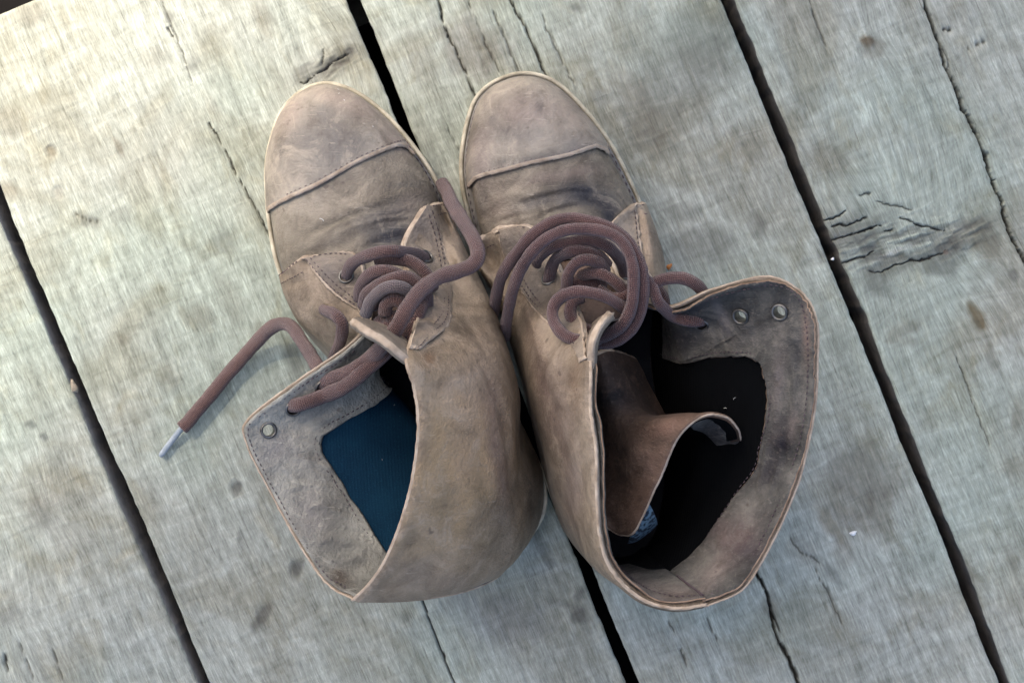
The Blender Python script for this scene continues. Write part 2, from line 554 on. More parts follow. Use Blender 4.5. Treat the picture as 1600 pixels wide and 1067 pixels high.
def paint(P, stains_shade, hard=False):
    """colour stains: (px, py, rx, ry, angle, rgb, strength) seen from above, broken up by noise"""
    q = to_px(P)
    r = np.zeros((len(P), 4))
    if stains_shade:
        wob = np.stack([vnoise(P, 90, 3), vnoise(P, 90, 8)], -1) * 0.32
        if hard:
            wob = np.stack([fnoise(P, 120, 3, 3), fnoise(P, 120, 3, 8)], -1) * 0.36
        col = np.zeros((len(P), 3)); al = np.zeros(len(P))
        for px, py, rx, ry, ang, rgb, s in stains_shade:
            d = q - (px, py)
            c, sn = math.cos(math.radians(ang)), math.sin(math.radians(ang))
            x = (d[:, 0] * c + d[:, 1] * sn) / rx + wob[:, 0]
            y = (-d[:, 0] * sn + d[:, 1] * c) / ry + wob[:, 1]
            w = s * np.exp(-(x * x + y * y) * 1.2)
            if hard:
                w = s * np.clip((1.35 - np.sqrt(x * x + y * y)) * 1.35, 0, 1)
            na = w + al * (1 - w)
            k = np.where(na > 1e-6, w / np.maximum(na, 1e-6), 0)[:, None]
            col = col * (1 - k) + np.array(rgb) * k
            al = na
        r[:, :3] = col
        r[:, 3] = al
    return r

def dent(P, Nn, creases):
    """leather folds: (polyline in picture px, half width mm, depth mm)"""
    if not creases:
        return P
    q = to_px(P)
    d = np.zeros(q.shape[:-1])
    for poly, w, dep in creases:
        pl = spline(np.array(poly, float), 24)
        dist, par = seg_dist(q, pl)
        mm = dist * 0.35
        fade = np.clip(np.minimum(par, 1 - par) * 5, 0, 1)
        d -= 0.62 * fade * dep / 1000 * (np.exp(-(mm / w) ** 2) - 0.45 * np.exp(-((mm - 2.0 * w) / w) ** 2))
    return P + d[..., None] * Nn

def panel(name, S, U, V, top, bot, mats, parent, org, band=1, stains_shade=None, creases=None, rough=0.0, holes=(), fray=0.0, nscale=28, edge_sides=(1, 1, 1, 1)):
    """a sheet of leather or cloth over surface S: grid of (U,V) between two offsets (m), with a rounded raw edge"""
    n, m = U.shape
    P = S.ev(U, V)
    Nn = S.nrm(U, V)
    P = dent(P, Nn, creases)
    if rough:
        P = P + (rough * (fnoise(P, nscale, 3, 2)))[..., None] * Nn
    th = top - bot
    if fray:
        fr = fray * vnoise(P, 900, 5) + 0.6 * fray * vnoise(P, 330, 6)
        k = np.zeros((n, m)); k[0] = k[-1] = 1; k[:, 0] = k[:, -1] = 1
        P = P + (fr * k)[..., None] * np.array([1, 1, 0.4])
    # border drop for a rounded edge
    drop = np.zeros((n, m))
    drop[0] = drop[-1] = 1; drop[:, 0] = drop[:, -1] = 1
    A = P + (top - drop * th * 0.30)[..., None] * Nn
    B = P + (bot + drop * th * 0.30)[..., None] * Nn
    Vv = np.vstack([A.reshape(-1, 3), B.reshape(-1, 3)])
    nm = n * m
    idx = np.arange(nm).reshape(n, m)
    F, fm = [], []
    cen = 0.25 * (P[:-1, :-1] + P[1:, :-1] + P[1:, 1:] + P[:-1, 1:])
    keep = np.ones((n - 1, m - 1), bool)
    for hc, hr in holes:
        keep &= np.linalg.norm(cen - hc, axis=-1) > hr
    ei = np.zeros((n - 1, m - 1), int)
    if band:
        if edge_sides[0]: ei[:band, :] = 1
        if edge_sides[1]: ei[-band:, :] = 1
        if edge_sides[2]: ei[:, :band] = 1
        if edge_sides[3]: ei[:, -band:] = 1
    q = np.stack([idx[:-1, :-1], idx[1:, :-1], idx[1:, 1:], idx[:-1, 1:]], -1)
    if S.flip < 0:
        q = q[..., ::-1]
    F += q[keep].tolist(); fm += ei[keep].tolist()
    F += (q[keep][:, ::-1] + nm).tolist(); fm += [0] * int(keep.sum())
    ring = np.r_[idx[:-1, 0], idx[-1, :-1], idx[:0:-1, -1], idx[0, :0:-1]]
    r2 = np.roll(ring, -1)
    # middle ring pushed outwards
    cP = P.reshape(-1, 3)
    inner = np.r_[idx[:-1, 1], idx[-2, :-1], idx[:0:-1, -2], idx[1, :0:-1]]
    outd = cP[ring] - cP[inner]
    outd /= np.maximum(np.linalg.norm(outd, axis=1, keepdims=True), 1e-9)
    mid = 0.5 * (Vv[ring] + Vv[ring + nm]) + outd * th * 0.32
    base = len(Vv)
    Vv = np.vstack([Vv, mid])
    k = np.arange(len(ring)); k2 = np.roll(k, -1)
    w1 = np.stack([ring, base + k, base + k2, r2], -1)
    w2 = np.stack([base + k, ring + nm, r2 + nm, base + k2], -1)
    if S.flip > 0:
        w1 = w1[:, ::-1]; w2 = w2[:, ::-1]
    w1 = w1[:, ::-1]; w2 = w2[:, ::-1]
    F += w1.tolist() + w2.tolist()
    fm += [1 if len(mats) > 1 else 0] * (2 * len(ring))
    if len(mats) < 2:
        fm = [0] * len(fm)
    return mesh_obj(name, Vv, F, mats, parent, org, fm, True, tint=paint(Vv, stains_shade))

def grid(u0, u1, v0, v1, n, m):
    """grid of parameters; v0/v1 may be callables of u"""
    u = np.linspace(u0, u1, n)
    t = np.linspace(0, 1, m)
    a = v0(u) if callable(v0) else np.full(n, v0)
    b = v1(u) if callable(v1) else np.full(n, v1)
    U = np.repeat(u[:, None], m, 1)
    V = a[:, None] * (1 - t) + b[:, None] * t
    return U, V

def gridu(v0, v1, u0, u1, n, m):
    """same with u limits as functions of v"""
    v = np.linspace(v0, v1, m)
    t = np.linspace(0, 1, n)
    a = u0(v) if callable(u0) else np.full(m, u0)
    b = u1(v) if callable(u1) else np.full(m, u1)
    V = np.repeat(v[None, :], n, 0)
    U = a[None, :] * (1 - t)[:, None] + b[None, :] * t[:, None]
    return U, V

def curve_uv(S, pts, by='u', top=True):
    """function giving the other parameter along a picture polyline"""
    pl = resample(spline(np.array(pts, float), 60), 3.0)
    q = np.array([S.inv(p[0], p[1], top) for p in pl])
    k = 0 if by == 'u' else 1
    o = np.argsort(q[:, k])
    x, y = q[o, k], q[o, 1 - k]
    y = np.convolve(np.r_[[y[0]] * 3, y, [y[-1]] * 3], np.ones(7) / 7, 'valid')
    return lambda t: np.interp(t, x, y)

def tube(path, rad, n=14, flat=1.0, taper=None):
    """swept round cord; returns verts, faces, uv"""
    P = np.asarray(path)
    m = len(P)
    T = np.gradient(P, axis=0)
    T /= np.linalg.norm(T, axis=1, keepdims=True)
    Bn = np.zeros_like(P)
    up = np.array([0, 0, 1.0])
    b = np.cross(T[0], up)
    if np.linalg.norm(b) < 0.1: b = np.array([1.0, 0, 0])
    b /= np.linalg.norm(b)
    for i in range(m):
        b = b - T[i] * (b @ T[i])
        b /= np.linalg.norm(b)
        # lean the cord's flat side towards lying flat
        h = np.cross(T[i], up)
        if np.linalg.norm(h) > 0.35:
            h /= np.linalg.norm(h)
            if h @ b < 0: h = -h
            b = 0.8 * b + 0.2 * h
            b -= T[i] * (b @ T[i]); b /= np.linalg.norm(b)
        Bn[i] = b
    Nn = np.cross(T, Bn)
    ang = np.linspace(0, 2 * np.pi, n, endpoint=False)
    r = rad if np.ndim(rad) else np.full(m, rad)
    r = np.asarray(r)
    V = P[:, None, :] + r[:, None, None] * (np.cos(ang)[None, :, None] * Bn[:, None, :] + flat * np.sin(ang)[None, :, None] * Nn[:, None, :])
    L = np.r_[0, np.cumsum(np.linalg.norm(np.diff(P, axis=0), axis=1))]
    uv = np.stack([np.repeat(L[:, None], n, 1), np.repeat((ang * np.mean(r))[None, :], m, 0)], -1)
    V = V.reshape(-1, 3)
    uv = uv.reshape(-1, 2)
    F = []
    for i in range(m - 1):
        for j in range(n):
            j2 = (j + 1) % n
            F.append((i * n + j, i * n + j2, (i + 1) * n + j2, (i + 1) * n + j))
    F.append(tuple(range(n))[::-1])
    F.append(tuple((m - 1) * n + j for j in range(n)))
    return V, F, uv

def join(parts):
    Vs, Fs, Us, o = [], [], [], 0
    for V, F, uv in parts:
        Vs.append(V); Us.append(uv)
        Fs += [tuple(i + o for i in f) for f in F]
        o += len(V)
    return np.vstack(Vs), Fs, np.vstack(Us)

def stitches(name, S, lines, off, mat, parent, org, length=0.0021, gap=0.0012, r=0.00030, top=True):
    parts = []
    for pts in lines:
        pl = resample(spline(np.array(pts, float), 60), 2.0)
        pos = []
        for p in pl:
            P, n = S.at(p[0], p[1], off, top)
            pos.append(P)
        pos = np.array(pos)
        if len(pos) > 6:
            k = np.ones(5) / 5
            pos = np.stack([np.convolve(np.r_[[pos[0, c]] * 2, pos[:, c], [pos[-1, c]] * 2], k, 'valid') for c in range(3)], 1)
        d = np.r_[0, np.cumsum(np.linalg.norm(np.diff(pos, axis=0), axis=1))]
        s = 0.0
        while s + length < d[-1]:
            l = length * random.uniform(0.8, 1.15)
            ss = np.linspace(s, min(s + l, d[-1]), 4)
            q = np.stack([np.interp(ss, d, pos[:, c]) for c in range(3)], 1)
            q[0, 2] -= 0.0006; q[-1, 2] -= 0.0006
            parts.append(tube(q, np.array([0.6, 1, 1, 0.6]) * r, 5))
            s += l + gap * random.uniform(0.7, 1.3)
    V, F, uv = join(parts)
    o = mesh_obj(name, V, F, mat, parent, org, uv=uv)
    o['kind'] = 'stuff'
    return o

def eyelet(P, n, parent, org, r_in=0.0030, r_out=0.0045, h=0.0048, name='eyelet'):
    n = n / np.linalg.norm(n)
    a = np.cross(n, [0, 0, 1.0]) if abs(n[2]) < 0.9 else np.cross(n, [1.0, 0, 0])
    a /= np.linalg.norm(a); b = np.cross(n, a)
    prof = [(r_out, 0.0), (r_out - 0.0003, 0.0006), (0.5 * (r_in + r_out), 0.0009), (r_in + 0.0002, 0.0006), (r_in, 0.0), (r_in, -h),
            (r_in + 0.0002, -h - 0.0006), (0.5 * (r_in + r_out), -h - 0.0009), (r_out - 0.0003, -h - 0.0006), (r_out, -h)]
    ns = 28
    V = []
    for i in range(ns):
        t = 2 * math.pi * i / ns
        e = math.cos(t) * a + math.sin(t) * b
        for r, z in prof:
            V.append(P + e * r + n * z)
    m = len(prof)
    F = []
    for i in range(ns):
        i2 = (i + 1) % ns
        for j in range(m - 1):
            F.append((i * m + j, i2 * m + j, i2 * m + j + 1, i * m + j + 1))
    return mesh_obj(name, np.array(V), F, M['metal'], parent, org)

def build_sole(outline, parent, org, fore_y, side):
    O = spline(Wa([(p[0], p[1], 18) for p in outline])[:, :2], 260, True)
    n = len(O)
    fore = O[:, 1] > W(0, fore_y, 18)[1]                  # the welt shows round the fore part only
    def ringset(spec):
        V = []
        for ins, z in spec:
            q = O + (inset_poly(O, 0.001) - O) * (ins * np.where((ins > 3) & ~fore, 3.2 / max(ins, 0.1), 1.0))[:, None]
            zz = np.full(n, z / 1000) if not callable(z) else z(q)
            V.append(np.concatenate([q, zz[:, None]], 1))
        V = np.vstack(V)
        F = []
        for k in range(len(spec) - 1):
            for i in range(n):
                j = (i + 1) % n
                F.append((k * n + i, k * n + j, (k + 1) * n + j, (k + 1) * n + i))
        return V, F
    V, F = ringset([(6, 1.0), (2.2, 1.0), (1.0, 2.5), (0.8, 8), (0.3, 8.6), (0.3, 9.6), (0.8, 10.2), (0.4, 15), (0.0, 17.0), (0.3, 18.6), (1.0, 19.4), (2.0, 19.4), (2.6, 18.8), (2.8, 17.0), (9, 16.0)])
    F.append(tuple(range(n))[::-1])
    mesh_obj('outsole', V, F, M['rubber'], parent, org)
    V, F = ringset([(2.85, 16.8), (2.9, 18.6), (3.2, 19.2), (4.6, 19.4), (9, 19.3), (14, 19.0)])
    w = mesh_obj('welt', V, F, M['welt'], parent, org)
    q = inset_poly(O, 0.0041)
    parts = []
    d = 0
    pos = np.concatenate([q, np.full((n, 1), 0.0196)], 1)
    pos = resample(np.vstack([pos, pos[:1]]), 0.0009)
    for s in range(0, len(pos) - 4, 5):
        p = pos[s:s + 4].copy()
        if p[0, 1] < W(0, fore_y, 18)[1]:
            continue
        p[0, 2] -= 0.0005; p[-1, 2] -= 0.0005
        parts.append(tube(p, np.array([0.5, 1, 1, 0.5]) * 0.00036, 5))
    V, F, uv = join(parts)
    st = mesh_obj('welt_stitching', V, F, M['thread'], w, (0, 0, 0) if False else org)
    st['kind'] = 'stuff'
    # insole
    q = O + (inset_poly(O, 0.001) - O) * np.where(fore, 10.0, np.where(side * (inset_poly(O, 0.001)[:, 0] - O[:, 0]) < -0.0002, 0.8, 6.5))[:, None]
    V = np.vstack([np.concatenate([q, np.full((n, 1), 0.021)], 1), np.concatenate([q, np.full((n, 1), 0.024)], 1)])
    F = [(i, (i + 1) % n, n + (i + 1) % n, n + i) for i in range(n)] + [tuple(range(n, 2 * n))]
    mesh_obj('insole', V, F, M['insole'], parent, org, smooth=False)

PROF = [(0, 0), (1.5, 9), (4, 16.5), (8, 22), (14, 27), (24, 32), (40, 36), (60, 38.5), (80, 41), (100, 45), (120, 53), (140, 63), (160, 73), (185, 86), (210, 97)]

def conform(cols, L, ncols, off=2.4):
    """let the first ncols columns of a quarter lie on the last"""
    out = []
    for i, c in enumerate(cols):
        c = list(c)
        if i < ncols:
            for j in range(1, len(c)):
                P, n = L.at(c[j][0], c[j][1], 0.0)
                q = to_px(P)
                if j == 1 or np.hypot(q[0] - c[j][0], q[1] - c[j][1]) > 3:
                    continue
                z = P[2] * 1000 + off
                w = 1.0 if i < ncols - 1 else 0.5
                c[j] = (c[j][0], c[j][1], z * w + c[j][2] * (1 - w))
        out.append(c)
    return out

GREY = (0.085, 0.080, 0.078)
DARK = (0.030, 0.030, 0.034)
TAN = (0.245, 0.185, 0.135)
PINK = (0.235, 0.180, 0.150)
OLIV = (0.10, 0.082, 0.055)

# ------------------------------------------------------------------ setting: ground, deck, added sun blocker
def box(name, lo, hi, mat, parent=None):
    x0, y0, z0 = lo; x1, y1, z1 = hi
    V = [(x0, y0, z0), (x1, y0, z0), (x1, y1, z0), (x0, y1, z0), (x0, y0, z1), (x1, y0, z1), (x1, y1, z1), (x0, y1, z1)]
    F = [(3, 2, 1, 0), (4, 5, 6, 7), (0, 1, 5, 4), (1, 2, 6, 5), (2, 3, 7, 6), (3, 0, 4, 7)]
    return mesh_obj(name, V, F, mat, parent, smooth=False)

g = mesh_obj('ground', [(-60, -60, -0.16), (60, -60, -0.16), (60, 60, -0.16), (-60, 60, -0.16)], [(0, 1, 2, 3)], M['ground'], smooth=False)
g['kind'] = 'structure'

deck = empty('deck', (0, 0, 0), kind='structure')
dd = W(990, 1067, 0) - W(545, 0, 0)
DANG = math.atan2(dd[1], dd[0]) + math.pi / 2          # local -y runs along the boards, down the picture
deck.rotation_euler = (0, 0, DANG)
cD, sD = math.cos(DANG), math.sin(DANG)
def to_deck(P):
    P = np.asarray(P)
    return np.stack([P[..., 0] * cD + P[..., 1] * sD, -P[..., 0] * sD + P[..., 1] * cD], -1)
def dpx(pts):
    return to_deck(Wa([(p[0], p[1], 0) for p in pts]))
def deck_to_px(x, y):
    X = x * cD - y * sD; Y = x * sD + y * cD
    k = FPX / CAM_H
    return np.stack([X * k + 800, 533.5 - Y * k], -1)

EDGES = {
    'A_r': [(-60, 205), (0, 347), (10, 370), (80, 533), (114, 613), (150, 700), (213, 847), (270, 973), (308, 1067), (340, 1145)],
    'B_l': [(-40, 195), (0, 290), (29, 370), (83, 491), (118, 574), (171, 700), (224, 815), (266, 917), (327, 1067), (360, 1145)],
    'B_r': [(507, -80), (541, 0), (558, 44), (577, 84), (608, 160), (700, 385), (800, 630), (877, 819), (896, 861), (931, 952), (978, 1067), (1010, 1145)],
    'C_l': [(530, -80), (563, 0), (593, 72), (621, 148), (649, 216), (720, 390), (820, 630), (913, 857), (948, 945), (999, 1067), (1031, 1145)],
    'C_r': [(1094, -80), (1126, 0), (1166, 98), (1197, 175), (1246, 292), (1280, 372), (1294, 409), (1339, 517), (1412, 699), (1461, 813), (1499, 913), (1544, 1027), (1562, 1067), (1595, 1145)],
    'D_l': [(1114, -80), (1147, 0), (1187, 94), (1215, 164), (1260, 273), (1299, 370), (1324, 427), (1350, 487), (1387, 585), (1433, 698), (1464, 779), (1506, 875), (1540, 968), (1578, 1067), (1610, 1145)],
}
ED = {k: dpx(v) for k, v in EDGES.items()}
def edge_fn(k, shift=0.0, seed=0):
    e = ED[k]
    o = np.argsort(e[:, 1])
    y0, x0 = e[o, 1], e[o, 0]
    def f(y):
        yy = np.clip(y, y0[0], y0[-1])
        w = 0.0003 * vnoise(np.stack([y * 0, y, y * 0], -1), 70, seed) + 0.0004 * vnoise(np.stack([y * 0, y, y * 0], -1), 260, seed + 1) + (0.0014 if k[-1] == 'l' else -0.0014) * np.clip(vnoise(np.stack([y * 0, y, y * 0], -1), 90, seed + 5) - 0.45, 0, 1)
        return np.interp(yy, y0, x0) + w + shift
    return f
Y_END = float(dpx([(0, 21)])[0, 1])

# splits in the boards: polyline, half width mm, depth mm
CR = [
    ([(1430, -35), (1444, 0), (1460, 45), (1470, 70), (1477, 101), (1495, 140), (1505, 168), (1525, 206), (1540, 241), (1549, 276), (1565, 315), (1579, 367), (1602, 410), (1630, 480)], 0.95, 8),
    ([(1466, 60), (1480, 85), (1488, 112)], 0.4, 3), ([(1508, 170), (1520, 190), (1532, 212)], 0.4, 3), ([(1556, 278), (1548, 282)], 0.6, 3),
    ([(674, -25), (684, 0), (692, 32), (708, 72), (724, 104), (742, 148), (760, 190)], 0.6, 5),
    ([(790, -20), (798, 0), (812, 28), (828, 60), (852, 112), (866, 150)], 0.65, 5),
    ([(733, 0), (746, 40), (762, 76), (782, 112)], 0.35, 2.5), ([(770, 12), (786, 52), (800, 85), (812, 112)], 0.35, 2.5),
    ([(845, 20), (862, 60), (880, 100), (900, 135)], 0.3, 2), ([(700, 200), (716, 236)], 0.3, 2),
    ([(1150, 840), (1182, 896), (1197, 920), (1203, 948), (1213, 992), (1227, 1020), (1248, 1064), (1262, 1100)], 0.95, 7),
    ([(1203, 950), (1216, 975), (1222, 992)], 0.45, 3), ([(1040, 960), (1062, 1010), (1075, 1040)], 0.3, 2), ([(1105, 965), (1120, 1000)], 0.25, 2),
    ([(640, 900), (661, 941), (679, 990), (710, 1067), (725, 1100)], 0.5, 4),
    ([(325, 190), (350, 231), (371, 276), (388, 304), (408, 342), (425, 380)], 0.5, 3.5),
    ([(248, -10), (276, 60), (304, 140)], 0.28, 1.5), ([(1262, -5), (1278, 35), (1290, 72)], 0.25, 1.5), ([(1495, 560), (1525, 640), (1548, 700)], 0.3, 2),
    ([(470, 130), (484, 122), (500, 112), (525, 96), (550, 82)], 0.5, 2.5), ([(505, 75), (503, 100)], 0.35, 2),
    ([(1285, 344), (1305, 340), (1324, 331)], 0.6, 3.5), ([(1300, 355), (1330, 350), (1358, 338)], 0.5, 3), ([(1296, 377), (1327, 367), (1350, 362), (1378, 351)], 0.6, 3),
    ([(1380, 362), (1396, 358)], 0.5, 2.5), ([(1312, 414), (1340, 404), (1368, 393)], 0.5, 3), ([(1358, 421), (1372, 426), (1402, 412), (1444, 405), (1478, 391)], 0.5, 2.5),
    ([(1402, 339), (1440, 354), (1478, 361)], 0.45, 2.5), ([(1370, 315), (1400, 322), (1425, 329)], 0.3, 2), ([(1340, 303), (1362, 302)], 0.3, 2),
    ([(1512, 76), (1540, 65)], 0.35, 2), ([(1100, 8), (1122, 0)], 0.5, 2), ([(1475, 48), (1488, 44)], 0.5, 2),
    ([(5, 1020), (12, 1050)], 0.7, 3), ([(30, 1000), (52, 1062)], 0.3, 2), ([(80, 1010), (98, 1064)], 0.3, 2),
    ([(120, 335), (140, 345), (158, 347)], 0.35, 1.5), ([(260, 40), (270, 60)], 0.5, 2), ([(1270, 880), (1300, 940), (1316, 975)], 0.3, 2), ([(1234, 836), (1245, 858), (1282, 880)], 0.3, 1.5),
]
BR = (0.150, 0.133, 0.098); DG = (0.105, 0.102, 0.085); LT = (0.42, 0.40, 0.36); WB = (0.25, 0.20, 0.14)
WS = [   # stains px,py,rx,ry,angle,rgb,strength
    (370, 762, 9, 11, 0, DG, 0.85), (462, 890, 9, 19, 25, DG, 0.8), (412, 960, 10, 27, 38, DG, 0.75), (376, 836, 6, 9, 0, DG, 0.4), (80, 237, 8, 10, 0, (0.2, .18, .13), 0.7), (91, 301, 9, 10, 0, (.22, .21, .17), 0.55),
    (184, 230, 5, 18, -25, BR, 0.6), (140, 345, 26, 9, 20, DG, 0.5), (190, 335, 16, 12, 0, DG, 0.3), (20, 190, 26, 22, 0, BR, 0.35), (45, 20, 26, 22, 0, BR, 0.5), (14, 300, 14, 18, 0, BR, 0.5), (410, 30, 14, 30, -20, BR, 0.4), (300, 100, 10, 14, 0, DG, 0.45),
    (240, 90, 22, 18, 0, BR, 0.3), (262, 25, 9, 9, 0, DG, 0.6), (308, 492, 26, 22, 0, BR, 0.45), (268, 585, 18, 22, 0, BR, 0.35), (195, 528, 9, 10, 0, BR, 0.45), (350, 375, 22, 18, 0, DG, 0.4), (360, 470, 14, 40, -25, BR, 0.3),
    (460, 560, 14, 26, -20, DG, 0.5), (410, 520, 10, 18, -20, BR, 0.45), (330, 165, 22, 10, 60, BR, 0.3),
    (510, 105, 56, 18, -32, DG, 0.55), (545, 82, 10, 7, -20, DARK, 0.5), (560, 60, 30, 24, 0, DG, 0.35),
    (65, 800, 22, 26, 10, DG, 0.45), (10, 962, 26, 14, -20, DG, 0.5), (110, 780, 60, 14, 0, BR, 0.2), (46, 663, 8, 6, 0, DARK, 0.6), (68, 683, 6, 6, 0, DARK, 0.6), (120, 840, 40, 30, 0, BR, 0.2),
    (1355, 65, 11, 9, 0, (0.10, 0.075, 0.045), 0.95), (1366, 76, 16, 14, 20, BR, 0.5), (1110, 60, 60, 60, 40, (0.165, 0.162, 0.13), 0.6), (1060, 130, 110, 60, -40, (0.17, 0.165, 0.132), 0.6), (1180, 230, 40, 30, 0, BR, 0.2), (1300, 250, 40, 22, 20, BR, 0.4),
    (1110, 385, 60, 28, 10, DG, 0.45), (1185, 352, 24, 12, 70, DG, 0.6), (1060, 330, 30, 16, 0, DG, 0.35), (1290, 338, 20, 14, 0, DG, 0.4),
    (1330, 365, 46, 26, -15, DG, 0.65), (1365, 440, 26, 22, 0, DG, 0.65), (1440, 402, 80, 14, -18, DG, 0.6), (1510, 362, 50, 20, -28, (0.12, 0.105, 0.085), 0.6), (1545, 385, 26, 22, 0, BR, 0.6), (1475, 418, 26, 16, 0, DG, 0.6), (1385, 398, 22, 5, -24, LT, 0.4), (1405, 390, 24, 5, -24, LT, 0.4), (1477, 394, 4, 4, 0, (0.2, 0.10, 0.06), 0.6),
    (1528, 498, 11, 28, -28, (0.13, 0.105, 0.06), 0.9), (1415, 515, 36, 10, -25, BR, 0.5), (1420, 535, 18, 8, 0, BR, 0.4), (1550, 560, 9, 24, -20, BR, 0.4), (1590, 650, 10, 24, 0, BR, 0.5), (1583, 430, 8, 10, 0, DG, 0.6),
    (1345, 745, 56, 66, 0, (0.165, 0.158, 0.125), 0.7), (1375, 775, 22, 26, 0, BR, 0.35), (1360, 815, 30, 20, 0, BR, 0.35), (1300, 820, 12, 38, -30, (0.12, 0.10, 0.06), 0.6), (1318, 862, 16, 24, 0, BR, 0.4), (1250, 860, 34, 22, 30, BR, 0.4), (1300, 895, 8, 20, -28, DG, 0.5),
    (1205, 950, 14, 24, -15, BR, 0.6), (1515, 890, 7, 16, -25, BR, 0.5), (1580, 870, 10, 20, -20, BR, 0.4), (1585, 730, 18, 14, 0, BR, 0.4),
    (906, 962, 14, 16, 0, DG, 0.75), (905, 928, 9, 12, 30, DG, 0.6), (875, 940, 34, 6, 12, DG, 0.4), (858, 880, 7, 9, 0, DG, 0.5), (840, 850, 12, 30, -25, DG, 0.4), (770, 960, 90, 40, 20, (0.17, 0.17, 0.165), 0.4), (634, 962, 6, 9, 0, DG, 0.4),
    (980, 130, 40, 20, 40, BR, 0.3), (745, 75, 60, 44, 20, (0.16, 0.14, 0.125), 0.5), (900, 12, 14, 8, 0, DG, 0.6), (1000, 60, 40, 40, 0, BR, 0.25), (1010, 200, 30, 50, -20, BR, 0.3), (660, 100, 20, 60, -22, BR, 0.3), (935, 150, 20, 16, 0, DG, 0.4),
]
KNOTS = [  # px,py, influence mm along / across, push mm
    (1430, 385, 42, 40, 12), (515, 105, 34, 26, -8), (65, 800, 24, 18, 4), (1355, 65, 16, 12, 4), (1300, 250, 22, 16, 4), (20, 960, 22, 16, 4)]
DENTS = [(370, 762, 3.2, 1.2), (462, 890, 3.6, 1.0), (412, 960, 4.2, 1.0), (80, 237, 3.2, 0.7), (91, 301, 3.2, 0.7), (1355, 65, 3.6, -0.8)]

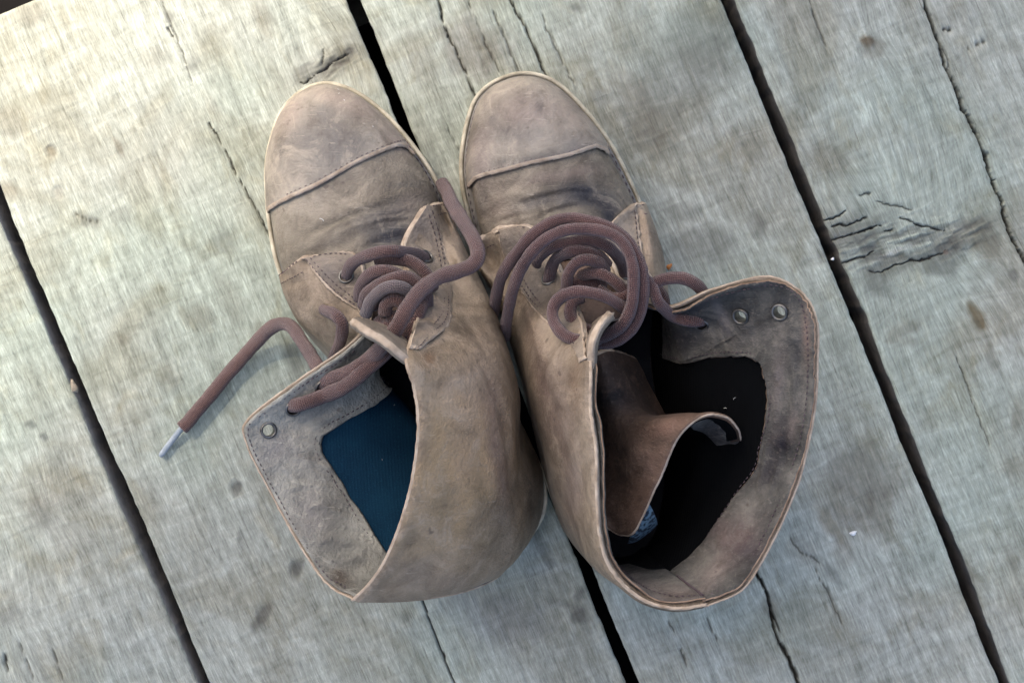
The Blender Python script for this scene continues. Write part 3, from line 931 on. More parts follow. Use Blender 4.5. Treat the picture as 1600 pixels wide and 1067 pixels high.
def plank(fl, fr, ya, yb, dx, dy, seed, under=0.0, side='wood_side', fine=()):
    ys = [ya]
    while ys[-1] < yb - 1e-6:
        st = dy
        for fa, fb in fine:
            if fa < ys[-1] < fb:
                st = dy * 0.38
        ys.append(min(yb, ys[-1] + st))
    y = np.array(ys); ny = len(y)
    xl, xr = fl(y), fr(y)
    nx = max(8, int(np.mean(xr - xl) / dx))
    t = np.linspace(0, 1, nx)
    X = xl[:, None] * (1 - t) + xr[:, None] * t
    Y = np.repeat(y[:, None], nx, 1)
    Q = np.stack([X, Y, np.zeros_like(X)], -1)
    Z = 0.0011 * vnoise(Q * [1, 0.3, 1], 26, seed) + 0.0005 * vnoise(Q * [1, 0.16, 1], 150, seed + 2) + 0.00022 * vnoise(Q * [1, 0.2, 1], 520, seed + 5)
    Z -= 0.0002
    # rounded, worn arrises
    ew = 0.0013 * (1 + 0.5 * vnoise(Q * [0, 1, 0], 60, seed + 9))
    dl = np.minimum(X - xl[:, None], xr[:, None] - X)
    k = np.clip(1 - dl / ew, 0, 1)
    Z -= 0.0011 * k * k
    k2 = np.clip(1 - np.minimum(y - ya, yb - y) / 0.002, 0, 1)[:, None]
    Z -= 0.0016 * k2 * k2
    # rough, torn grain at the big knots
    torn = np.zeros_like(Z)
    for px, py, rx, ry, ang in ((1385, 382, 42, 13, -16), (1500, 372, 18, 10, -28), (512, 104, 20, 8, -30)):
        c = dpx([(px, py)])[0]
        a_ = math.radians(-ang) - DANG
        ux = (X - c[0]) * math.cos(a_) + (Y - c[1]) * math.sin(a_)
        uy = -(X - c[0]) * math.sin(a_) + (Y - c[1]) * math.cos(a_)
        mk = np.exp(-((ux / rx * 1000) ** 2 + (uy / ry * 1000) ** 2) ** 1.5)
        kn = vnoise(np.stack([ux * 0.16, uy, ux * 0], -1), 420, seed + 21) + 0.6 * vnoise(np.stack([ux * 0.3, uy, ux * 0], -1), 900, seed + 23)
        Z += 0.0011 * mk * kn
        torn = np.maximum(torn, mk * np.clip(0.35 - kn * 1.1, 0, 1))
    # splits
    crk = np.zeros_like(Z)
    D2 = np.stack([X, Y], -1)
    for poly, w, dep in CR:
        pl = dpx(resample(np.array(poly, float), 9.0))
        lo, hi = pl.min(0) - 0.02, pl.max(0) + 0.02
        s = (X > lo[0]) & (X < hi[0]) & (Y > lo[1]) & (Y < hi[1])
        if not s.any():
            continue
        q = D2[s]
        wob = np.stack([q[:, 0] * 0, q[:, 1], q[:, 0] * 0], -1)
        w3 = np.concatenate([q, q[:, :1] * 0], 1)
        q = q + np.stack([0.0007 * vnoise(w3, 190, seed) + 0.0004 * vnoise(w3, 620, seed + 3), 0.0011 * vnoise(w3, 170, seed + 8) + 0.0007 * vnoise(w3, 480, seed + 12)], -1)
        d, par = seg_dist(q, pl)
        ww = max(w, 0.48) / 1000 * np.clip(np.minimum(par, 1 - par) * 6 + 0.25, 0, 1) * (1 + 0.5 * vnoise(w3, 210, seed + 4))
        prof = np.clip(1 - d / (ww * 1.15 + 1e-6), 0, 1)
        Z[s] -= dep / 1000 * np.minimum(1, prof * 1.6) * (0.6 + 0.4 * np.clip(w / 0.8, 0, 1))
        crk[s] = np.maximum(crk[s], np.clip(prof * 2.2, 0, 1) * (0.9 if w > 0.4 else 0.6))
        Z[s] -= 0.0004 * np.exp(-(d / 0.003) ** 2)
    for px, py, r, dep in DENTS:
        c = dpx([(px, py)])[0]
        d = np.hypot(X - c[0], (Y - c[1]) * 0.8)
        Z -= dep / 1000 * 0.5 * (1 - np.tanh((d - r / 1000) / 0.0006))
    # grain coordinates bent round the knots
    gx, gy = X.copy(), Y.copy()
    for px, py, la, lc, push in KNOTS:
        c = dpx([(px, py)])[0]
        ex = (X - c[0]) / (lc / 1000); ey = (Y - c[1]) / (la / 1000)
        e = np.exp(-(ex ** 2 + ey ** 2))
        gx += push / 1000 * e * ex * 1.6 + 0.4 * push / 1000 * e
        gy += push / 1000 * e * ey * 2.0
    gx += 0.004 * vnoise(Q, 7, seed + 11) + 0.10 * 0.03 * Y
    nv = nx * ny
    V = np.stack([X, Y, Z], -1).reshape(-1, 3)
    G = np.stack([gx + seed * 1.37, gy + seed * 0.71, gx * 0 + seed], -1).reshape(-1, 3)
    idx = np.arange(nv).reshape(ny, nx)
    F = np.stack([idx[:-1, :-1], idx[:-1, 1:], idx[1:, 1:], idx[1:, :-1]], -1).reshape(-1, 4).tolist()
    fm = [0] * len(F)
    ring = np.r_[idx[0, :-1], idx[:-1, -1], idx[-1, :0:-1], idx[:0:-1, 0]]
    lows = V[ring].copy(); mids = V[ring].copy()
    mids[:, 2] = -0.006; lows[:, 2] = -0.040
    inw = 0.0006 * vnoise(lows, 120, seed)[:, None]
    lows[:, :2] += inw
    cx = 0.5 * (V[ring, 0].min() + V[ring, 0].max())
    lows[:, 0] -= under * np.sign(lows[:, 0] - cx)
    b = len(V); nr = len(ring)
    k = np.arange(nr); kk = np.roll(k, -1); r2 = np.roll(ring, -1)
    F += np.stack([ring, b + k, b + kk, r2], -1).tolist() + np.stack([b + k, b + nr + k, b + nr + kk, b + kk], -1).tolist()
    fm += [1] * (2 * nr)
    V = np.vstack([V, mids, lows])
    F.append((b + nr + k).tolist()); fm.append(1)
    wp = np.stack([V[:, 0] * cD - V[:, 1] * sD, V[:, 0] * sD + V[:, 1] * cD, V[:, 2] * 0], -1)
    o = mesh_obj('plank', V, F, [M['wood'], M[side]], deck, (0, 0, 0), fm, True, tint=None)
    tn = paint(wp, WS, True)
    tt = torn.ravel() * 0.8
    n0 = len(tt)
    na = tt + tn[:n0, 3] * (1 - tt)
    kq = (tt / np.maximum(na, 1e-6))[:, None]
    tn[:n0, :3] = tn[:n0, :3] * (1 - kq) + np.array([0.085, 0.078, 0.068]) * kq
    tn[:n0, 3] = na
    ta = o.data.attributes.new('tint', 'FLOAT_COLOR', 'POINT')
    ta.data.foreach_set('color', tn.astype(np.float32).ravel())
    me = o.data
    a = me.attributes.new('grain', 'FLOAT_VECTOR', 'POINT')
    a.data.foreach_set('vector', np.vstack([G, G[ring], G[ring]]).astype(np.float32).ravel())
    a = me.attributes.new('crack', 'FLOAT', 'POINT')
    a.data.foreach_set('value', np.r_[crk.ravel(), np.zeros(2 * nr)].astype(np.float32))
    sh = np.asarray(fm) == 0
    me.polygons.foreach_set('use_smooth', sh)
    return o

YB = -0.46
jo = box('joist', (-1.1, Y_END - 0.055, -0.15), (1.1, Y_END - 0.010, -0.0415), M['wood_side_dark'], deck)
jo = box('joist', (-1.1, -1.19, -0.15), (1.1, -1.145, -0.0415), M['wood_side_dark'], deck)
A_r, B_l, B_r, C_l, C_r, D_l = [edge_fn(k, 0, i) for i, k in enumerate(('A_r', 'B_l', 'B_r', 'C_l', 'C_r', 'D_l'))]
plank(lambda y: A_r(y) - 0.225, A_r, YB, Y_END - 0.004, 0.0011, 0.0024, 1)
plank(B_l, B_r, YB, Y_END, 0.0008, 0.0018, 2, 0.012, 'wood_side_dark', fine=[(0.18, 0.26)])
plank(C_l, C_r, YB, Y_END + 0.006, 0.0009, 0.0018, 3, 0.002, 'wood_side_dark')
plank(D_l, lambda y: D_l(y) + 0.222, YB, Y_END + 0.002, 0.0007, 0.0016, 4, 0.0, 'wood_side_dark', fine=[(-0.10, 0.04)])
for i in range(3):                                        # boards just outside the picture
    plank(lambda y: A_r(y) - 0.45 - 0.226 * i, lambda y: A_r(y) - 0.233 - 0.226 * i, -1.2, Y_END - 0.003 * i, 0.02, 0.05, 5 + i)
    plank(lambda y: D_l(y) + 0.230 + 0.226 * i, lambda y: D_l(y) + 0.448 + 0.226 * i, -1.2, Y_END - 0.004 * i, 0.02, 0.05, 9 + i)

# unseen slab added overhead, keeps the sun off all but the left corner
EZ = 2.3
e0 = (W(500, 0, 0) + W(0, 500, 0)) / 2
ed = W(0, 500, 0) - W(500, 0, 0); ed[2] = 0; ed /= np.linalg.norm(ed)
en = np.array([-ed[1], ed[0], 0.0])
if en @ np.array(sdir) > 0: en = -en                  # points back under the slab
ec = e0 + np.array(sdir) * (EZ / sdir[2])
EW = 0.9
q = [ec - ed * 3, ec + ed * 3, ec + ed * 3 + en * EW, ec - ed * 3 + en * EW]
V = [tuple(p) for p in q] + [tuple(p + np.array([0, 0, 0.06])) for p in q]
F = [(0, 1, 2, 3), (7, 6, 5, 4), (0, 4, 5, 1), (1, 5, 6, 2), (2, 6, 7, 3), (3, 7, 4, 0)]
ev = mesh_obj('sun_blocker', V, F, M['blocker'], smooth=False)
ev['kind'] = 'structure'

# ------------------------------------------------------------------ left boot (slumped to the left, blue lining)
def lace_mesh(strands, rad, mat, parent, org, flat=0.82, tints=None):
    parts, T = [], []
    for i, s in enumerate(strands):
        r = rad
        if isinstance(s, tuple):
            s, r = s
        P = Wa(s)
        L = np.sum(np.linalg.norm(np.diff(P, axis=0), axis=1))
        p = spline(P, max(12, int(L / 0.0012)))
        p = p + 0.0004 * np.stack([vnoise(p, 70, k) for k in (1, 2, 3)], -1)
        rr = r * (1 + 0.09 * vnoise(p, 110, i) + 0.05 * vnoise(p, 300, i + 3))
        V, F, uv = tube(p, rr, 14, flat)
        parts.append((V, F, uv))
        t = np.zeros((len(V), 4))
        if tints and i in tints:
            t[:] = tints[i]
        T.append(t)
    V, F, uv = join(parts)
    return mesh_obj('shoelace', V, F, mat, parent, org, uv=uv, tint=np.vstack(T))

L_OUT = [(413, 300), (412, 265), (418, 224), (436, 174), (467, 141), (504, 127), (540, 133), (577, 153), (613, 184), (647, 224), (675, 264), (697, 308),
         (716, 370), (736, 450), (765, 550), (800, 640), (838, 708), (855, 764), (850, 808), (818, 852), (775, 864), (722, 850), (670, 790), (635, 705), (595, 630), (530, 572), (470, 505), (432, 422), (417, 350)]
orgL = W(640, 520, 0) * [1, 1, 0]
bootL = empty('boot', orgL, 'worn brown leather boot slumped to the left, with blue lining in its open collar', 'boot')
bootL['group'] = 'pair of worn boots'
build_sole(L_OUT, bootL, orgL, 430, -1)
LL = Last(L_OUT, 18, (504, 127), (785, 862), 0.0052, PROF, 205)
LL.flip = 1.0
if LL.nrm(np.array([0.5]), np.array([0.5]))[0][2] < 0:
    LL.flip = -1.0

L_CAP = [(414, 331), (418, 329), (452, 311), (492, 293), (526, 274), (563, 253), (600, 237), (625, 228), (644, 227), (652, 232), (660, 250)]
capL = curve_uv(LL, L_CAP, 'v')
stL = [(500, 215, 62, 58, 0, GREY, 0.55), (540, 240, 50, 30, -20, GREY, 0.45), (470, 260, 40, 50, 0, GREY, 0.4), (510, 180, 30, 22, 0, GREY, 0.35), (545, 160, 60, 18, 20, PINK, 0.6), (450, 180, 20, 40, 30, PINK, 0.5), (620, 210, 26, 40, -40, PINK, 0.5), (440, 240, 9, 14, 0, DARK, 0.4),
       (612, 368, 54, 24, -12, DARK, 0.95), (640, 376, 26, 16, 0, (0.016, 0.016, 0.02), 0.9), (600, 335, 70, 16, -20, GREY, 0.55), (530, 345, 60, 14, -25, OLIV, 0.7), (470, 375, 26, 36, 0, OLIV, 0.5), (640, 320, 34, 18, -20, TAN, 0.3), (500, 395, 40, 12, -10, OLIV, 0.6), (560, 315, 70, 9, -25, (0.2, 0.165, 0.12), 0.5)]
crL = [([(520, 395), (560, 368), (600, 356), (650, 340)], 3.0, 1.5), ([(470, 372), (530, 345), (590, 325), (640, 318)], 2.2, 0.9), ([(560, 392), (610, 372), (650, 368)], 2.6, 2.0), ([(440, 420), (480, 398), (540, 385)], 2.2, 0.9), ([(600, 300), (640, 292), (672, 296)], 1.8, 0.5),
       ([(500, 372), (560, 345), (620, 334), (660, 330)], 1.2, 0.7), ([(580, 350), (620, 345), (655, 352)], 0.9, 0.6)]
endL = curve_uv(LL, [(432, 440), (470, 450), (520, 452), (580, 440), (640, 420), (690, 385), (722, 352)], 'v')
U, V = gridu(0.0, 1.0, lambda v: capL(v) - 0.05, endL, 110, 150)
panel('vamp', LL, U, V, 0.0, -0.002, [M['leather_vamp'], M['raw']], bootL, orgL, 1, stL, crL, 0.0005, nscale=40)
U, V = gridu(0.0, 1.0, 0.004, capL, 120, 170)
panel('toe_cap', LL, U, V, 0.0022, 0.0003, [M['leather_cap'], M['raw']], bootL, orgL, 2, stL, None, 0.0004, fray=0.0004, edge_sides=(0, 1, 0, 0))
stitches('toe_cap_stitching', LL, [[(p[0] - 2, p[1] - 6) for p in L_CAP[2:-1]]], 0.0023, M['thread_pale'], bootL, orgL, r=0.00026)

# tongue under the lacing
U, V = gridu(0.30, 0.72, 0.70, 0.86, 40, 30)
panel('tongue', LL, U, V, -0.0015, -0.004, [M['tongue'], M['raw']], bootL, orgL, 0, None, None, 0.0012)

qr = [
    [(699, 316, 22), (693, 317, 36), (685, 318, 44), (677, 320, 48), (667, 321, 53)],
    [(712, 350, 22), (708, 352, 40), (697, 350, 52), (680, 343, 60), (657, 333, 66)],
    [(728, 400, 22), (732, 402, 44), (718, 402, 60), (690, 396, 72), (630, 383, 79)],
    [(745, 455, 22), (757, 452, 48), (748, 450, 68), (710, 450, 84), (638, 434, 90)],
    [(765, 510, 22), (780, 505, 54), (774, 505, 80), (735, 510, 98), (652, 490, 104)],
    [(785, 572, 22), (797, 568, 56), (795, 566, 88), (745, 565, 122), (638, 556, 153)],
    [(803, 630, 22), (809, 620, 55), (805, 618, 88), (760, 620, 126), (652, 612, 157)],
    [(828, 690, 22), (817, 688, 50), (808, 688, 88), (770, 692, 126), (657, 675, 158)],
    [(849, 745, 22), (836, 748, 46), (809, 755, 86), (770, 768, 124), (645, 765, 155)],
    [(847, 803, 22), (835, 806, 46), (804, 825, 86), (745, 850, 120), (612, 862, 148)],
    [(828, 842, 22), (822, 848, 48), (790, 882, 84), (715, 912, 115), (580, 913, 138)],
    [(798, 856, 22), (800, 868, 48), (770, 907, 82), (690, 934, 112), (552, 941, 130)]]
qr = conform(qr, LL, 4)
QR = Patch(qr)
def orient(S, ref):
    p = S.ev(np.array([0.5]), np.array([0.5])); n = S.nrm(np.array([0.5]), np.array([0.5]))
    if np.dot(n[0], p[0] - ref) < 0:
        S.flip = -S.flip
orient(QR, W(640, 650, 70))
stq = [(740, 640, 60, 60, 0, PINK, 0.35), (700, 740, 110, 150, 10, (0.30, 0.200, 0.098), 0.9), (690, 790, 26, 40, 10, OLIV, 0.4), (640, 840, 22, 40, 20, (0.15, 0.115, 0.075), 0.35), (720, 720, 30, 60, 0, (0.21, 0.155, 0.105), 0.5), (770, 650, 16, 90, -8, (0.12, 0.08, 0.075), 0.5), (785, 760, 14, 60, 0, (0.11, 0.075, 0.07), 0.5), (680, 900, 90, 26, 10, TAN, 0.35), (670, 560, 14, 20, 0, (0.13, 0.07, 0.035), 0.6),
       (765, 810, 30, 40, 0, OLIV, 0.3), (735, 560, 40, 40, 0, TAN, 0.3), (830, 770, 16, 60, 0, (0.06, 0.045, 0.03), 0.6), (720, 380, 20, 40, 0, TAN, 0.35), (640, 700, 30, 60, 0, TAN, 0.25)]  # dark tint at the heel counter paints in the shade below the ankle
crq = [([(728, 540), (755, 575), (778, 630), (790, 700), (798, 790)], 1.6, 1.2), ([(770, 470), (790, 540), (806, 620), (813, 720), (806, 830)], 3.0, 1.4), ([(690, 420), (705, 440), (725, 455)], 2.0, 0.8), ([(700, 410), (735, 425), (752, 450)], 1.6, 0.7),
       ([(745, 680), (760, 760), (765, 830)], 4.0, 1.2), ([(700, 690), (700, 760), (715, 830)], 4.0, 0.6), ([(720, 500), (745, 530), (760, 560)], 1.6, 0.7), ([(705, 520), (730, 550), (750, 600)], 1.2, 0.5)]
U, V = grid(0, 1, 0.0, 1.0, 260, 90)
panel('quarter', QR, U, V, 0.0004, -0.0034, [M['leather'], M['raw']], bootL, orgL, 1, stq, crq, 0.0009, nscale=26, fray=0.00016, edge_sides=(1, 0, 0, 0))
U, V = grid(0.42, 1, 0.12, 0.985, 90, 40)
panel('lining', QR, U, V, -0.003, -0.0038, [M['lining_blue']], bootL, orgL, 0, None, crq, 0.0009)

# eyelet facing of the right side with its standing tip
facR = curve_uv(QR, [(669, 322), (678, 345), (690, 372), (699, 410), (704, 440), (706, 470), (703, 500), (690, 520), (660, 542), (642, 556)], 'u')
U, V = grid(0.0, 0.44, facR, 1.0, 110, 30)
panel('eyelet_facing', QR, U, V, 0.0019, 0.0002, [M['leather_facing'], M['raw']], bootL, orgL, 1, [(690, 370, 30, 30, 0, GREY, 0.3), (660, 350, 20, 20, 0, GREY, 0.35), (680, 500, 30, 30, 0, TAN, 0.5)], [([(650, 480), (672, 478), (690, 484)], 1.4, 1.2), ([(648, 505), (668, 500), (684, 510)], 1.4, 1.2), ([(640, 530), (660, 520), (676, 528)], 1.4, 1.0)], 0.0009, nscale=60, fray=0.00045, edge_sides=(1, 1, 1, 1))
stitches('facing_stitching', QR, [[(672, 330), (684, 368), (693, 410), (698, 440), (700, 470), (697, 498), (684, 515), (648, 549)], [(667, 336), (678, 370), (687, 412), (692, 442), (694, 470), (690, 493), (676, 511)],
                                  [(702, 319), (685, 321), (670, 324)], [(703, 331), (690, 335), (680, 338)]], 0.0021, M['thread'], bootL, orgL)
def rimcol(S, u, vs, off):
    u = np.full(len(vs), u); v = np.array(vs)
    return S.ev(u, v) + off * S.nrm(u, v)
TR = Patch([rimcol(QR, 0.49, (0.90, 0.94, 0.975), -0.0022), rimcol(QR, 0.465, (0.88, 0.94, 0.985), -0.0016), [(622, 522, 112), (622, 530, 134), (614, 541, 156)], [(592, 507, 113), (590, 512, 134), (580, 519, 152)], [(568, 499, 118), (565, 500, 134), (558, 504, 146)], [(556, 497, 126), (553, 497, 134), (549, 499, 141)]])
orient(TR, W(590, 560, 130))
U, V = grid(0, 1, 0, 1, 60, 30)
panel('facing_tip', TR, U, V, 0.0006, -0.0042, [M['leather_facing'], M['raw']], bootL, orgL, 2, None, None, 0.0006, nscale=70, fray=0.00016)

ql = [
    [(436, 430, 22), (441, 428, 32), (450, 420, 42), (462, 409, 52), (474, 401, 60)],
    [(445, 460, 22), (450, 455, 42), (478, 438, 60), (515, 415, 72), (553, 397, 78)],
    [(465, 500, 22), (470, 490, 46), (500, 475, 66), (535, 458, 80), (572, 440, 86)],
    [(490, 535, 22), (495, 525, 48), (525, 515, 72), (552, 510, 86), (578, 495, 94)],
    [(520, 570, 22), (532, 560, 50), (566, 550, 74), (566, 540, 90), (545, 535, 101)],
    [(560, 605, 22), (578, 600, 45), (592, 598, 66), (545, 594, 90), (468, 590, 103)],
    [(598, 645, 22), (618, 640, 42), (628, 640, 58), (535, 652, 84), (388, 652, 103)],
    [(628, 690, 22), (648, 688, 42), (655, 692, 58), (555, 718, 84), (385, 694, 103)],
    [(655, 750, 22), (674, 748, 42), (682, 752, 60), (585, 785, 86), (425, 775, 105)],
    [(685, 805, 22), (702, 798, 42), (705, 805, 62), (620, 845, 92), (470, 855, 110)],
    [(740, 845, 22), (745, 838, 45), (735, 845, 68), (650, 888, 98), (512, 916, 118)],
    [(798, 856, 22), (800, 868, 48), (770, 907, 82), (690, 934, 112), (552, 941, 130)]]
ql = conform(ql, LL, 4)
QL = Patch(ql)
orient(QL, W(700, 700, 100))
E_L = [(416, 671), (455, 633), (502, 600)]
holL = []
for p in E_L:
    P, n = QL.at(p[0], p[1])
    holL.append((P, 0.0036))
stf = [(500, 640, 60, 18, -35, GREY, 0.4), (545, 560, 40, 18, -35, DARK, 0.6), (455, 633, 16, 12, 0, DARK, 0.45), (502, 602, 16, 12, 0, DARK, 0.5), (440, 700, 40, 30, 0, (0.2, 0.18, 0.175), 0.4), (530, 900, 30, 20, 20, (0.05, 0.035, 0.025), 0.75), (480, 800, 40, 50, 0, (0.19, 0.165, 0.155), 0.4), (505, 715, 60, 6, 5, (0.06, 0.05, 0.048), 0.35)]
U, V = grid(0, 1, 0, 1, 260, 100)
panel('quarter', QL, U, V, 0.0, -0.0022, [M['leather'], M['raw']], bootL, orgL, 1, [(470, 460, 40, 40, 0, TAN, 0.25), (500, 520, 40, 30, 30, (0.2, 0.165, 0.12), 0.4)], [([(440, 450), (470, 440), (500, 432)], 1.6, 0.5)], 0.0007, holes=holL, fray=0.00016, edge_sides=(1, 0, 0, 0))
sueL = curve_uv(QL, [(640, 585), (600, 617), (547, 651), (512, 674), (500, 684), (498, 694), (503, 712), (529, 751), (562, 807), (600, 865), (640, 915)], 'u')
U, V = grid(0.30, 1, lambda u: np.where(u < 0.40, np.minimum(sueL(u), 0.72), sueL(u)), 0.997, 230, 60)
crs = [([(440, 770), (470, 760), (520, 765)], 1.6, 0.8), ([(455, 715), (490, 725), (520, 740)], 1.5, 0.8), ([(470, 800), (500, 795), (545, 815)], 1.6, 0.8), ([(480, 850), (520, 845), (560, 850)], 2.5, 1.0), ([(500, 880), (540, 880), (570, 870)], 2.5, 1.4), ([(420, 720), (450, 740), (470, 770)], 1.2, 0.5), ([(470, 665), (500, 655), (540, 630)], 2.0, 0.8), ([(440, 655), (475, 650), (510, 620)], 1.6, 0.6)]
panel('collar_facing', QL, U, V, -0.0024, -0.0046, [M['suede'], M['suede']], bootL, orgL, 0, stf, crs, 0.0009, nscale=75, holes=holL)
U, V = grid(0.30, 1, 0.10, lambda u: np.minimum(np.where(u < 0.40, 0.72, sueL(u)) + 0.06, 0.97), 120, 50)
panel('lining', QL, U, V, -0.0018, -0.0026, [M['lining_blue']], bootL, orgL, 0, None, None, 0.0007)
INL = [(632, 580), (596, 606), (543, 641), (506, 665), (490, 685), (494, 712), (521, 755), (554, 810), (592, 868)]
EDL = [(548, 542), (468, 598), (398, 650), (386, 672), (392, 705), (428, 775), (472, 853), (514, 910), (545, 932)]
stitches('collar_stitching', QL, [INL, EDL], -0.0049, M['thread'], bootL, orgL, r=0.0003, length=0.0017)
facL = curve_uv(QL, [(474, 400), (483, 415), (500, 435), (520, 456), (545, 475), (566, 487)], 'u')
U, V = grid(0.0, 0.27, lambda u: np.minimum(facL(u), 0.97), 1.0, 60, 24)
panel('eyelet_facing', QL, U, V, 0.0018, 0.0002, [M['leather_facing'], M['raw']], bootL, orgL, 1, [(510, 420, 40, 30, 0, GREY, 0.45)], None, 0.0006, fray=0.0004)
stitches('facing_stitching', QL, [[(480, 404), (492, 420), (510, 440), (532, 460), (560, 480)], [(486, 402), (500, 418), (518, 437), (540, 456), (564, 474)], [(440, 444), (462, 432), (480, 424)], [(490, 401), (520, 398), (548, 400)]], 0.002, M['thread'], bootL, orgL)
stitches('tab_stitching', QL, [[(436, 428), (452, 416), (470, 405)]], 0.0006, M['thread_pale'], bootL, orgL, r=0.0004)

# eyelets
for S, p, off in ((QR, (664, 403), 0.0022), (QL, (543, 433), 0.0020)):
    P, n = S.at(*p, off)
    eyelet(P, n, bootL, orgL)
for p in E_L:
    P, n = QL.at(p[0], p[1], 0.0002)
    eyelet(P, n, bootL, orgL)

ZA = lambda S, p, off: S.at(p[0], p[1], off)[0][2] * 1000
z1, z2 = ZA(QL, (543, 433), 0), ZA(QR, (664, 403), 0)
zf2, zf3 = ZA(QL, (455, 633), 0), ZA(QL, (502, 600), 0)
LACE_L = [
    [(543, 436, z1 - 8), (542, 430, z1 + 3), (553, 410, z1 + 16), (585, 396, 100), (620, 393, 100), (650, 398, z2 + 11), (664, 404, z2 + 1), (664, 408, z2 - 9)],
    [(690, 285, 24), (697, 298, 34), (705, 316, 52), (721, 343, 76), (738, 370, 96), (747, 396, 104), (739, 413, 107), (716, 423, 110), (683, 435, 116), (656, 455, 123), (636, 482, 128), (619, 514, 128), (602, 536, 122), (580, 558, 114), (553, 577, 110), (526, 590, zf3 + 8), (505, 600, zf3 + 3), (498, 603, zf3 - 8)],
    [(452, 632, zf2 - 10), (454, 633, zf2 + 3), (472, 631, zf2 + 8), (508, 618, zf3 + 7), (538, 604, 109), (570, 578, 113), (600, 552, 114), (622, 528, 112), (640, 505, 108)],
    [(562, 470, 88), (565, 447, 97), (580, 428, 104), (602, 423, 106), (625, 432, 103), (648, 448, 96)],
    [(568, 480, 92), (575, 458, 102), (602, 441, 110), (634, 434, 112), (660, 450, 108), (668, 474, 99), (664, 490, 92)],
    [(571, 492, 100), (580, 470, 109), (600, 452, 116), (622, 448, 117), (640, 457, 112), (648, 475, 104)],
    [(588, 405, 90), (620, 404, 95), (648, 412, 96), (668, 432, 96), (676, 452, 90)],
    [(601, 492, 106), (604, 476, 110), (618, 469, 112), (630, 478, 110), (624, 492, 106), (606, 498, 104)],
    [(664, 462, 100), (656, 486, 107), (646, 508, 109), (632, 530, 110), (615, 550, 108)],
    [(582, 480, 95), (592, 462, 100), (612, 455, 102), (632, 462, 98)],
    [(590, 500, 98), (600, 510, 102), (618, 500, 104), (640, 480, 100)],
    ([(500, 488, 52), (505, 485, 66), (512, 487, 80), (524, 492, 90), (535, 506, 92), (533, 528, 86), (524, 552, 72), (520, 565, 60)], 0.0034),
    [(284, 668, 5.2), (296, 656, 5.2), (328, 617, 5.4), (366, 574, 6.5), (398, 538, 11), (424, 512, 20), (443, 506, 28), (459, 514, 38), (476, 541, 54), (492, 565, 72), (503, 590, 84), (503, 600, 92)],
]
def with_r(l, r):
    return l if isinstance(l, tuple) else (l, r)
LACE_L = [with_r(s, 0.0040 if i in (1, 2, 12) else 0.0035) for i, s in enumerate(LACE_L)]
lL = lace_mesh(LACE_L, 0.0042, M['lace'], bootL, orgL, 0.72, {5: (0.13, 0.105, 0.10, 0.75)})
P = Wa([(250, 713, 2.6), (262, 697, 3.0), (276, 679, 3.6), (286, 666, 4.6), (292, 660, 5)])
V, F, uv = tube(spline(P, 16), np.r_[0.0011, np.full(15, 0.0018)], 12, 0.9)
mesh_obj('aglet', V, F, M['aglet'], lL, orgL, uv=uv)

# ------------------------------------------------------------------ right boot (upright, open collar, tongue folded in)
R_OUT = [(725, 323), (719, 292), (717, 252), (724, 201), (738, 157), (761, 131), (791, 116), (818, 111), (846, 115), (872, 127), (900, 151), (940, 198), (966, 238), (988, 282), (1004, 318), (1018, 360), (1029, 414),
         (1028, 480), (1022, 560), (1030, 640), (1043, 720), (1040, 800), (1010, 862), (962, 884), (915, 860), (882, 822), (856, 765), (838, 690), (816, 602), (790, 512), (758, 430), (737, 370)]
orgR = W(880, 500, 0) * [1, 1, 0]
bootR = empty('boot', orgR, 'worn brown leather boot with upright wide-open dark collar, tongue folded inside and coiled laces', 'boot')
bootR['group'] = 'pair of worn boots'
build_sole(R_OUT, bootR, orgR, 400, 1)
LR = Last(R_OUT, 18, (818, 111), (975, 886), 0.0068, PROF, 205)
if LR.nrm(np.array([0.5]), np.array([0.5]))[0][2] < 0:
    LR.flip = -1.0
R_CAP = [(728, 300), (734, 288), (751, 277), (784, 269), (818, 260), (852, 252), (889, 245), (923, 233), (950, 227), (966, 229), (978, 240)]
capR = curve_uv(LR, R_CAP, 'v')
stR = [(830, 170, 60, 30, 0, PINK, 0.55), (840, 245, 80, 10, -10, DARK, 0.55), (900, 225, 30, 14, -15, GREY, 0.4), (770, 185, 9, 12, 0, DARK, 0.4), (840, 165, 10, 16, 0, GREY, 0.4), (900, 180, 40, 30, 40, TAN, 0.45), (755, 240, 22, 40, 0, (0.15, 0.10, 0.10), 0.4), (820, 210, 60, 16, 0, GREY, 0.4),
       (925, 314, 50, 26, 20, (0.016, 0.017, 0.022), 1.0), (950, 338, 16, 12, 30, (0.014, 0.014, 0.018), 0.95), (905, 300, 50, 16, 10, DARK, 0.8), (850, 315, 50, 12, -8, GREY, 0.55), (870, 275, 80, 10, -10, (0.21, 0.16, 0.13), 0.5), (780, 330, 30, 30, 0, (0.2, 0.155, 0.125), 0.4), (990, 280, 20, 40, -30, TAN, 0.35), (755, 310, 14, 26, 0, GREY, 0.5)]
crR = [([(790, 335), (850, 314), (900, 306), (950, 320)], 2.4, 1.5), ([(800, 322), (860, 305), (910, 300), (955, 314)], 1.2, 0.8), ([(870, 330), (910, 318), (945, 328), (960, 345)], 3.0, 2.4), ([(830, 345), (880, 325), (920, 322)], 1.2, 0.8), ([(745, 345), (790, 322), (840, 310)], 2.0, 0.8), ([(760, 300), (800, 292), (850, 285)], 2.2, 0.5), ([(770, 352), (800, 340), (850, 330)], 1.2, 0.6)]
endR = curve_uv(LR, [(752, 395), (790, 400), (840, 405), (890, 402), (940, 395), (985, 370), (1018, 345)], 'v')
U, V = gridu(0.0, 1.0, lambda v: capR(v) - 0.05, endR, 110, 150)
